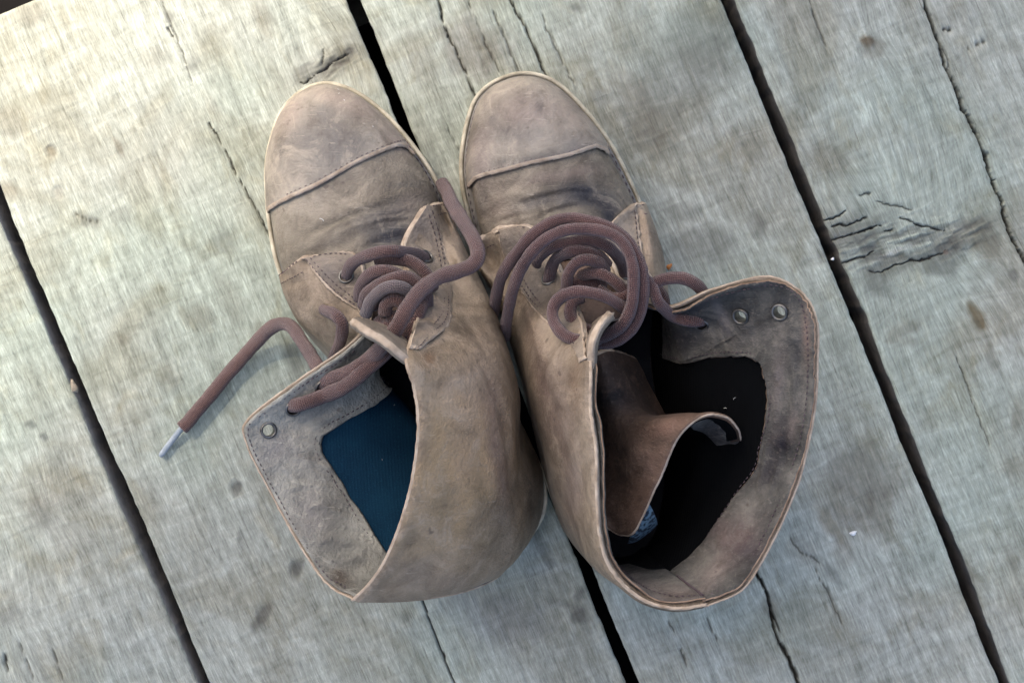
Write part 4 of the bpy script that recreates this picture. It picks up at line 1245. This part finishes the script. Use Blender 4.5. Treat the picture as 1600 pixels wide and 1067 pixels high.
panel('vamp', LR, U, V, 0.0, -0.002, [M['leather_vamp'], M['raw']], bootR, orgR, 1, stR, crR, 0.0005, nscale=40)
U, V = gridu(0.0, 1.0, 0.004, capR, 120, 170)
panel('toe_cap', LR, U, V, 0.0022, 0.0003, [M['leather_cap'], M['raw']], bootR, orgR, 2, stR, None, 0.0004, fray=0.0004, edge_sides=(0, 1, 0, 0))
stitches('toe_cap_stitching', LR, [[(p[0] - 1, p[1] - 6) for p in R_CAP[2:-1]]], 0.0023, M['thread_pale'], bootR, orgR, r=0.00026)
U, V = gridu(0.30, 0.72, 0.66, 0.84, 40, 30)
panel('tongue', LR, U, V, -0.0015, -0.004, [M['tongue'], M['raw']], bootR, orgR, 0, [(840, 425, 30, 20, -30, (0.2, 0.1, 0.045), 0.7)], None, 0.0012)

rl = [
    [(736, 378, 22), (742, 377, 34), (750, 374, 44), (762, 366, 54), (777, 358, 60)],
    [(746, 415, 22), (749, 412, 42), (764, 403, 60), (790, 378, 70), (830, 355, 78)],
    [(768, 455, 22), (774, 450, 48), (793, 438, 68), (820, 422, 80), (865, 402, 88)],
    [(787, 500, 22), (795, 495, 50), (811, 488, 75), (835, 472, 90), (888, 455, 98)],
    [(803, 550, 22), (811, 545, 54), (825, 543, 85), (850, 535, 106), (908, 500, 114)],
    [(816, 597, 22), (822, 592, 56), (834, 595, 89), (865, 582, 122), (919, 562, 152)],
    [(829, 650, 22), (833, 648, 56), (846, 650, 92), (879, 645, 126), (920, 637, 157)],
    [(845, 715, 22), (848, 712, 54), (860, 715, 90), (893, 712, 126), (929, 705, 159)],
    [(860, 772, 22), (862, 773, 50), (874, 775, 85), (903, 775, 120), (929, 770, 157)],
    [(885, 823, 22), (884, 828, 50), (895, 835, 85), (914, 840, 120), (932, 832, 154)],
    [(918, 860, 22), (915, 866, 50), (917, 876, 85), (929, 886, 120), (951, 893, 151)],
    [(955, 880, 22), (951, 888, 50), (952, 898, 85), (967, 915, 120), (996, 939, 150)],
    [(990, 876, 22), (984, 885, 50), (989, 899, 85), (1010, 925, 120), (1050, 955, 150)],
    [(1012, 862, 22), (1014, 872, 50), (1025, 885, 85), (1060, 915, 120), (1103, 950, 149)]]
rl = conform(rl, LR, 4)
RL = Patch(rl)
orient(RL, W(1000, 680, 90))
stl = [(880, 640, 20, 80, -8, PINK, 0.4), (850, 600, 16, 80, -10, (0.12, 0.075, 0.065), 0.55), (895, 760, 16, 60, 0, (0.20, 0.15, 0.125), 0.5), (900, 600, 14, 50, 0, (0.14, 0.085, 0.05), 0.5), (830, 520, 16, 60, -10, (0.13, 0.09, 0.07), 0.4), (915, 880, 16, 40, 0, OLIV, 0.5), (880, 700, 8, 60, -8, (0.10, 0.065, 0.05), 0.5)]
crl = [([(835, 530), (850, 590), (870, 660), (890, 740)], 3.0, 1.2), ([(870, 560), (885, 620), (900, 700), (912, 790)], 3.0, 1.0), ([(815, 480), (832, 540), (845, 600)], 2.0, 0.7), ([(893, 600), (905, 660), (915, 740)], 2.0, 0.7)]
U, V = grid(0, 1, 0, 1, 270, 90)
panel('quarter', RL, U, V, 0.0005, -0.0040, [M['leather'], M['raw']], bootR, orgR, 1, stl, crl, 0.0009, nscale=26, fray=0.00016, edge_sides=(1, 0, 0, 0))
U, V = grid(0.36, 1, 0.02, 0.86, 90, 40)
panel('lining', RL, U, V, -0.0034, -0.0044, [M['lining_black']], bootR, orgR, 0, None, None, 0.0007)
sueB = curve_uv(RL, [(936, 800), (941, 849), (959, 869), (981, 891), (1014, 901), (1039, 900), (1061, 892), (1063, 893)], 'u')
U, V = grid(0.36, 1, lambda u: np.clip(np.where(u < 0.66, 0.80, sueB(u)), 0.45, 0.92), 0.997, 130, 40)
stsb = [(1000, 915, 40, 16, 20, PINK, 0.4), (1060, 930, 40, 16, 0, PINK, 0.45), (960, 890, 14, 26, -30, (0.11, 0.07, 0.055), 0.5)]
panel('collar_facing', RL, U, V, -0.0038, -0.0058, [M['suede_r'], M['raw_dark']], bootR, orgR, 0, stsb, None, 0.0009, nscale=60)

rr = [
    [(1012, 862, 22), (1014, 872, 50), (1025, 885, 85), (1060, 915, 120), (1103, 950, 149)],
    [(1032, 830, 22), (1042, 836, 50), (1062, 845, 85), (1110, 868, 115), (1162, 923, 143)],
    [(1040, 790, 22), (1056, 792, 50), (1085, 798, 85), (1140, 815, 112), (1203, 858, 138)],
    [(1043, 740, 22), (1063, 740, 50), (1095, 742, 85), (1165, 752, 110), (1246, 766, 134)],
    [(1037, 680, 22), (1058, 680, 50), (1095, 680, 85), (1180, 677, 110), (1271, 668, 132)],
    [(1029, 620, 22), (1053, 620, 50), (1090, 620, 85), (1180, 602, 110), (1279, 578, 132)],
    [(1023, 568, 22), (1048, 570, 50), (1085, 572, 82), (1168, 530, 108), (1270, 480, 132)],
    [(1022, 530, 22), (1045, 530, 50), (1075, 538, 80), (1130, 500, 102), (1205, 430, 130)],
    [(1026, 495, 22), (1045, 495, 50), (1058, 508, 78), (1085, 490, 96), (1112, 449, 120)],
    [(1028, 465, 22), (1046, 462, 46), (1040, 470, 72), (1035, 475, 90), (1042, 476, 106)],
    [(1028, 432, 22), (1042, 430, 44), (1025, 432, 66), (1000, 436, 80), (968, 440, 90)],
    [(1024, 390, 22), (1035, 390, 40), (1020, 388, 58), (990, 383, 74), (945, 372, 82)],
    [(1014, 345, 22), (1021, 345, 36), (1012, 342, 50), (990, 338, 60), (953, 350, 70)],
    [(1004, 316, 22), (1009, 316, 32), (1004, 317, 42), (998, 319, 48), (988, 322, 54)]]
rr = conform(rr[::-1], LR, 4)[::-1]
RR = Patch(rr)
orient(RR, W(960, 640, 110))
E_R = [(1100, 500), (1161, 491), (1223, 483)]
holR = []
for p in E_R:
    P, n = RR.at(p[0], p[1])
    holR.append((P, 0.0038))
U, V = grid(0, 1, 0, 1, 270, 100)
panel('quarter', RR, U, V, 0.0, -0.0024, [M['leather'], M['raw']], bootR, orgR, 1, [(1015, 370, 20, 40, 0, TAN, 0.45)], None, 0.0007, holes=holR, fray=0.00016, edge_sides=(0, 1, 0, 0))
INR = [(1061, 892), (1083, 869), (1112, 843), (1160, 770), (1186, 732), (1194, 697), (1201, 652), (1204, 614), (1199, 582), (1190, 563), (1167, 557), (1119, 558), (1087, 565), (1060, 565), (1040, 558)]
sueR = curve_uv(RR, INR, 'u')
U, V = grid(0.0, 0.84, lambda u: np.where(u > 0.62, np.clip(sueR(u), 0.42, 0.62), sueR(u)), 0.997, 250, 60)
stc = [(1220, 690, 26, 38, 15, (0.010, 0.010, 0.014), 1.0), (1205, 735, 20, 26, 20, (0.02, 0.018, 0.022), 0.85), (1240, 660, 10, 26, 10, (0.15, 0.12, 0.105), 0.5), (1150, 840, 50, 40, -50, (0.10, 0.055, 0.05), 0.55), (1110, 900, 40, 22, -40, PINK, 0.4), (1165, 860, 26, 26, 0, (0.05, 0.042, 0.045), 0.5), (1222, 480, 20, 16, 0, DARK, 0.55), (1160, 490, 22, 14, 0, DARK, 0.5), (1080, 490, 40, 22, 0, DARK, 0.7), (1060, 530, 40, 26, 0, (0.02, 0.02, 0.025), 0.7),  # dark tints next to the lacing paint the darkness behind the laces
       (1215, 600, 12, 70, 5, (0.15, 0.125, 0.115), 0.45), (1245, 570, 10, 60, 0, DARK, 0.4), (1130, 500, 8, 40, -25, (0.16, 0.145, 0.145), 0.45), (1190, 440, 50, 8, 5, DARK, 0.6), (1180, 520, 60, 20, 0, GREY, 0.3), (1260, 520, 8, 50, 0, (0.17, 0.11, 0.085), 0.5)]
crc = [([(1215, 560), (1222, 610), (1218, 670)], 2.5, 1.2), ([(1240, 540), (1248, 600), (1244, 660)], 2.0, 1.0), ([(1130, 480), (1145, 510), (1165, 540)], 2.0, 1.0), ([(1110, 500), (1120, 530), (1140, 548)], 1.8, 0.8), ([(1190, 450), (1195, 500), (1205, 540)], 2.2, 0.8), ([(1210, 690), (1200, 730), (1190, 770)], 1.5, 1.0), ([(1228, 690), (1222, 740), (1205, 780)], 1.5, 1.0), ([(1120, 850), (1150, 860), (1175, 890)], 2.5, 0.7), ([(1065, 470), (1090, 480), (1110, 470)], 1.6, 0.6)]
panel('collar_facing', RR, U, V, -0.0026, -0.0048, [M['suede_r'], M['raw_dark']], bootR, orgR, 0, stc, crc, 0.0012, nscale=65, holes=holR, fray=0.0004)
U, V = grid(0.0, 0.80, 0.02, lambda u: np.minimum(sueR(u) + 0.06, 0.93), 120, 50)
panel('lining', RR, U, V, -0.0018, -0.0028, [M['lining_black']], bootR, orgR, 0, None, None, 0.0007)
EDR = [(1050, 482), (1112, 456), (1165, 442), (1208, 438), (1240, 448), (1258, 475), (1266, 515), (1269, 575), (1262, 660), (1238, 755), (1196, 850), (1155, 915), (1106, 942)]
stitches('collar_stitching', RR, [EDR, [(p[0] + (6 if 5 < i < 10 else 0), p[1] - (7 if i >= 9 else 0)) for i, p in enumerate(INR)][2:]], -0.0051, M['thread'], bootR, orgR, r=0.0003, length=0.0017)
stitches('collar_stitching', RL, [[(1098, 944), (1050, 946), (1003, 932), (966, 900), (950, 868)]], -0.0061, M['thread'], bootR, orgR, r=0.0003, length=0.0017)

# back seam ridge inside the collar
sp = []
for p in [(1063, 894), (1076, 909), (1090, 926), (1102, 945)]:
    P, n = RL.at(min(p[0], 1100), p[1], -0.0060)
    sp.append(P)
V, F, uv = tube(spline(np.array(sp), 24), 0.0006, 8)
mesh_obj('back_seam', V, F, M['thread'], bootR, orgR, uv=uv)

# eyelet facings
fRL = curve_uv(RL, [(778, 360), (784, 380), (790, 400), (813, 452), (839, 488), (866, 515), (884, 532), (908, 560)], 'u')
U, V = grid(0.0, 0.385, lambda u: np.minimum(fRL(u), 0.975), 1.0, 90, 26)
panel('eyelet_facing', RL, U, V, 0.0019, 0.0002, [M['leather_facing'], M['raw']], bootR, orgR, 1, [(800, 375, 26, 22, 0, GREY, 0.5), (835, 450, 30, 30, 0, GREY, 0.55), (880, 510, 20, 20, 0, GREY, 0.4)], None, 0.0008, nscale=60, fray=0.00045)
stitches('facing_stitching', RL, [[(783, 362), (790, 382), (797, 402), (819, 450), (844, 484), (872, 512), (900, 540)], [(788, 362), (796, 380), (804, 402), (825, 447), (850, 480), (878, 506)], [(755, 389), (768, 383), (780, 379)], [(784, 358), (805, 355), (828, 357)]], 0.0021, M['thread'], bootR, orgR)
fRR = curve_uv(RR, [(990, 322), (994, 335), (999, 365), (1002, 390), (1010, 420), (1025, 445)], 'u')
U, V = grid(0.76, 1.0, lambda u: np.minimum(fRR(u), 0.975), 1.0, 60, 22)
panel('eyelet_facing', RR, U, V, 0.0018, 0.0002, [M['leather_facing'], M['raw']], bootR, orgR, 1, None, None, 0.0006, fray=0.0004)
stitches('facing_stitching', RR, [[(988, 328), (993, 350), (996, 380), (1000, 400)], [(1006, 321), (1000, 320), (994, 322)], [(1010, 337), (1005, 337), (1000, 336)]], 0.002, M['thread'], bootR, orgR)
TL = Patch([rimcol(RL, 0.42, (0.90, 0.94, 0.975), -0.0022), rimcol(RL, 0.395, (0.88, 0.94, 0.985), -0.0016), [(910, 535, 108), (915, 538, 130), (921, 540, 156)], [(926, 508, 108), (928, 512, 130), (930, 513, 155)], [(945, 492, 112), (944, 494, 130), (941, 495, 150)], [(954, 487, 122), (953, 487, 132), (951, 486, 142)]])
orient(TL, W(960, 540, 130))
U, V = grid(0, 1, 0, 1, 60, 30)
panel('facing_tip', TL, U, V, 0.0006, -0.0044, [M['leather_facing'], M['raw']], bootR, orgR, 2, None, None, 0.0006, nscale=70, fray=0.00016)

# folded tongue inside
TG = Patch([
    [(942, 819, 100), (930, 770, 82), (918, 700, 68), (906, 575, 72)],
    [(968, 835, 106), (945, 772, 90), (926, 700, 74), (910, 567, 76)],
    [(989, 831, 112), (962, 765, 98), (938, 695, 82), (916, 563, 80)],
    [(1007, 798, 117), (975, 742, 106), (946, 682, 88), (920, 559, 84)],
    [(1033, 740, 123), (995, 705, 114), (956, 662, 95), (926, 555, 88)],
    [(1058, 687, 128), (1016, 672, 119), (970, 648, 98), (934, 551, 90)],
    [(1083, 660, 130), (1040, 656, 121), (985, 642, 96), (943, 547, 88)],
    [(1109, 650, 130), (1066, 650, 117), (1004, 644, 86), (953, 547, 82)],
    [(1135, 655, 127), (1092, 657, 108), (1024, 650, 72), (964, 549, 72)],
    [(1153, 668, 121), (1112, 672, 98), (1042, 660, 60), (976, 553, 64)],
    [(1158, 687, 112), (1122, 690, 88), (1056, 672, 52), (988, 559, 58)]])
if TG.nrm(np.array([0.45]), np.array([0.3]))[0][2] < 0:
    TG.flip = -1
U, V = grid(0, 1, 0, 1, 150, 70)
tgo = panel('folded_tongue', TG, U, V, 0.0012, -0.0016, [M['tongue'], M['raw']], bootR, orgR, 1, [(975, 690, 26, 40, 0, (0.045, 0.03, 0.022), 0.7), (1000, 780, 20, 40, 20, (0.10, 0.055, 0.035), 0.4), (1050, 665, 40, 14, -10, (0.16, 0.09, 0.062), 0.6), (1030, 720, 18, 40, 25, (0.13, 0.08, 0.055), 0.5), (960, 620, 60, 40, 0, (0.012, 0.010, 0.010), 0.95)], [([(960, 720), (990, 700), (1020, 690)], 2.5, 0.7), ([(965, 780), (985, 745), (1000, 730)], 2.0, 0.5)], 0.001, nscale=50, fray=0.00016, edge_sides=(1, 1, 0, 1))  # near-black tint paints the shade deep inside the collar
tgo['label'] = 'reddish brown tongue curled over inside the collar'
U, V = grid(0.03, 0.97, 0.012, 0.8, 120, 50)
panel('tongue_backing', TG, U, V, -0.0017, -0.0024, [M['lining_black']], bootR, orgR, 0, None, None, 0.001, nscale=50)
CT = Patch([[(1078, 664, 128), (1080, 667, 124), (1082, 670, 119)], [(1092, 656, 129), (1096, 666, 119), (1098, 676, 108)], [(1109, 651, 129), (1111, 668, 115), (1110, 686, 100)], [(1135, 656, 126), (1130, 676, 112), (1121, 698, 96)], [(1151, 668, 121), (1143, 686, 108), (1128, 702, 95)], [(1158, 685, 114), (1148, 697, 104), (1132, 705, 95)]])
if CT.nrm(np.array([0.6]), np.array([0.5]))[0][2] < 0:
    CT.flip = -1
U, V = grid(0, 1, 0, 1, 50, 24)
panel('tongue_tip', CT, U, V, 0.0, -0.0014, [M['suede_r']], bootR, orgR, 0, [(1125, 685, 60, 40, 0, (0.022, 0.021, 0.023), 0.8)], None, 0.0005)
BT = Patch([[(988, 833, 109), (985, 842, 103), (982, 850, 92)], [(998, 822, 111), (998, 836, 104), (996, 846, 92)], [(1008, 800, 114), (1014, 818, 106), (1016, 832, 92)], [(1014, 786, 116), (1024, 806, 107), (1028, 820, 92)]])
orient(BT, W(960, 780, 90))
U, V = grid(0, 1, 0, 1, 20, 14)
panel('speckled_lining', BT, U, V, 0.0, -0.001, [M['patch_fabric']], bootR, orgR, 0)

for S, p, off in ((RL, (858, 438), 0.0022), (RR, (977, 432), 0.0020)):
    P, n = S.at(*p, off)
    eyelet(P, n, bootR, orgR)
for p in E_R:
    P, n = RR.at(p[0], p[1], 0.0004)
    eyelet(P, n, bootR, orgR, r_in=0.0031, r_out=0.0046, h=0.0052)

z1, z2 = ZA(RL, (858, 438), 0), ZA(RR, (977, 432), 0)
zf = ZA(RR, (1100, 500), 0)
LACE_R = [
    [(770, 492, 56), (774, 470, 76), (785, 430, 96), (806, 396, 106), (830, 369, 111), (860, 349, 113), (890, 342, 114), (920, 346, 116), (950, 356, 118), (976, 373, 119), (995, 400, 120), (1004, 432, 120), (1004, 470, 119), (994, 503, 117), (974, 525, 115), (950, 536, 112), (925, 536, 108)],
    [(788, 528, 60), (792, 500, 82), (800, 458, 98), (813, 420, 108), (834, 390, 114), (860, 369, 118), (890, 359, 120), (926, 359, 121), (956, 367, 122), (976, 384, 123), (988, 412, 124), (990, 446, 124), (986, 480, 123), (973, 506, 121), (950, 522, 118), (930, 530, 114)],
    [(978, 436, z2 - 8), (977, 430, z2 + 2), (970, 407, z2 + 14), (950, 387, 106), (920, 376, 107), (890, 379, 106), (862, 386, 102), (842, 402, 90), (838, 412, 76)],
    [(858, 441, z1 - 8), (858, 434, z1 + 3), (867, 407, z1 + 14), (890, 394, 107), (914, 393, 109), (936, 401, 106), (950, 415, 100)],
    [(884, 462, 100), (887, 430, 110), (901, 411, 114), (920, 406, 114), (938, 412, 110), (946, 424, 104)],
    [(936, 530, 112), (912, 533, 128), (882, 524, 126), (866, 502, 121), (864, 480, 119), (876, 464, 121), (902, 456, 124), (935, 460, 124), (962, 473, 120), (984, 490, 114)],
    [(922, 516, 112), (905, 510, 112), (891, 492, 110), (894, 474, 108), (908, 466, 104)],
    [(904, 440, 90), (912, 430, 104), (935, 427, 110), (960, 440, 111), (978, 460, 108), (988, 480, 104)],
    [(990, 450, 108), (975, 462, 110), (955, 466, 108), (935, 452, 104)],
    [(985, 440, 112), (1004, 436, 112), (1018, 447, 112), (1029, 472, 113), (1052, 493, zf + 7), (1078, 501, zf + 8), (1096, 501, zf + 4), (1102, 500, zf - 8)],
    [(1010, 462, 108), (1017, 447, 110), (1037, 437, 112), (1064, 435, 112), (1085, 443, 110), (1099, 458, 104), (1104, 480, 98), (1103, 496, 96)],
    [(1012, 440, 100), (1026, 450, 98), (1036, 466, 96), (1040, 485, 92)],
    [(870, 470, 96), (895, 445, 100), (920, 440, 102), (945, 446, 98)],
]
lR = lace_mesh(LACE_R, 0.0032, M['lace_r'], bootR, orgR, 0.8)

# ------------------------------------------------------------------ small things on the boards
def chip(name, px, py, rx, ry, h, rot, mat, label, cat, z=0.0008):
    n = 14
    c = W(px, py, 0)
    V, F = [], []
    for k, (s, z) in enumerate(((1.0, 0.0002), (1.05, h * 0.5), (0.6, h))):
        for i in range(n):
            t = 2 * math.pi * i / n
            r = s * (1 + 0.18 * math.sin(3 * t + px) + 0.1 * math.sin(5 * t))
            x, y = rx * r * math.cos(t), ry * r * math.sin(t)
            V.append((x * math.cos(rot) - y * math.sin(rot), x * math.sin(rot) + y * math.cos(rot), z))
    for k in range(2):
        for i in range(n):
            j = (i + 1) % n
            F.append((k * n + i, k * n + j, (k + 1) * n + j, (k + 1) * n + i))
    F.append(tuple(range(2 * n, 3 * n))); F.append(tuple(range(n))[::-1])
    o = mesh_obj(name, V, F, mat)
    o.location = (c[0], c[1], z)
    o['label'] = label; o['category'] = cat
    return o
chip('pebble', 1332, 832, 0.0020, 0.0013, 0.0014, 0.3, M['white'], 'tiny white pebble lying alone on the plank right of the boots', 'pebble')
chip('dry_crumb', 1045, 417, 0.0020, 0.0013, 0.0016, 0.8, M['orange'], 'tiny orange crumb on the plank beside the right boot lacing', 'crumb')

def lint(parent, org, S, spots, off):
    parts = []
    for px, py, l, a in spots:
        P, n = S.at(px, py, off)
        t = np.array([math.cos(a), math.sin(a), 0.0]); t -= n * (t @ n)
        c = np.cross(n, t)
        k = np.linspace(-0.5, 0.5, 6)[:, None]
        path = P + n * 0.0004 + k * l * t + (k * k) * l * 0.6 * c
        parts.append(tube(path, 0.00012, 5))
    V, F, uv = join(parts)
    o = mesh_obj('lint', V, F, M['lint'], parent, org, uv=uv)
    o['kind'] = 'stuff'
rs = random.Random(8)
lint(bootL, orgL, QL, [(545, 722, 0.002, 0.4), (552, 716, 0.003, 1.2), (563, 717, 0.002, 2.2), (541, 762, 0.002, 0.3), (579, 817, 0.0015, 1.0), (545, 682, 0.002, 2.5), (612, 634, 0.0022, 0.5), (622, 653, 0.002, 1.5)] + [(rs.uniform(515, 640), rs.uniform(650, 800), rs.uniform(0.0006, 0.0014), rs.uniform(0, 3)) for _ in range(7)], -0.0028)
lint(bootL, orgL, LL, [(529, 150, 0.0018, 1.2), (538, 160, 0.0014, 2.0), (580, 202, 0.001, 0.2), (505, 343, 0.003, 2.6), (527, 144, 0.001, 0.2)], 0.0024)
lint(bootR, orgR, RR, [(1150, 622, 0.002, 0.6), (1135, 637, 0.002, 0.1)], -0.003)

M['splinter'] = simple_mat('splinter_wood', (0.13, 0.11, 0.08), (0.24, 0.205, 0.155), 400, 0.85)
chip('splinter', 118, 604, 0.0040, 0.0018, 0.0022, -1.2, M['splinter'], 'small tan splinter caught in the leftmost gap between the planks', 'splinter', -0.005)
chip('wood_crumb', 1300, 405, 0.0010, 0.0008, 0.0012, 0.4, M['white'], 'tiny pale crumb on the gap edge beside the knot', 'crumb', -0.001)
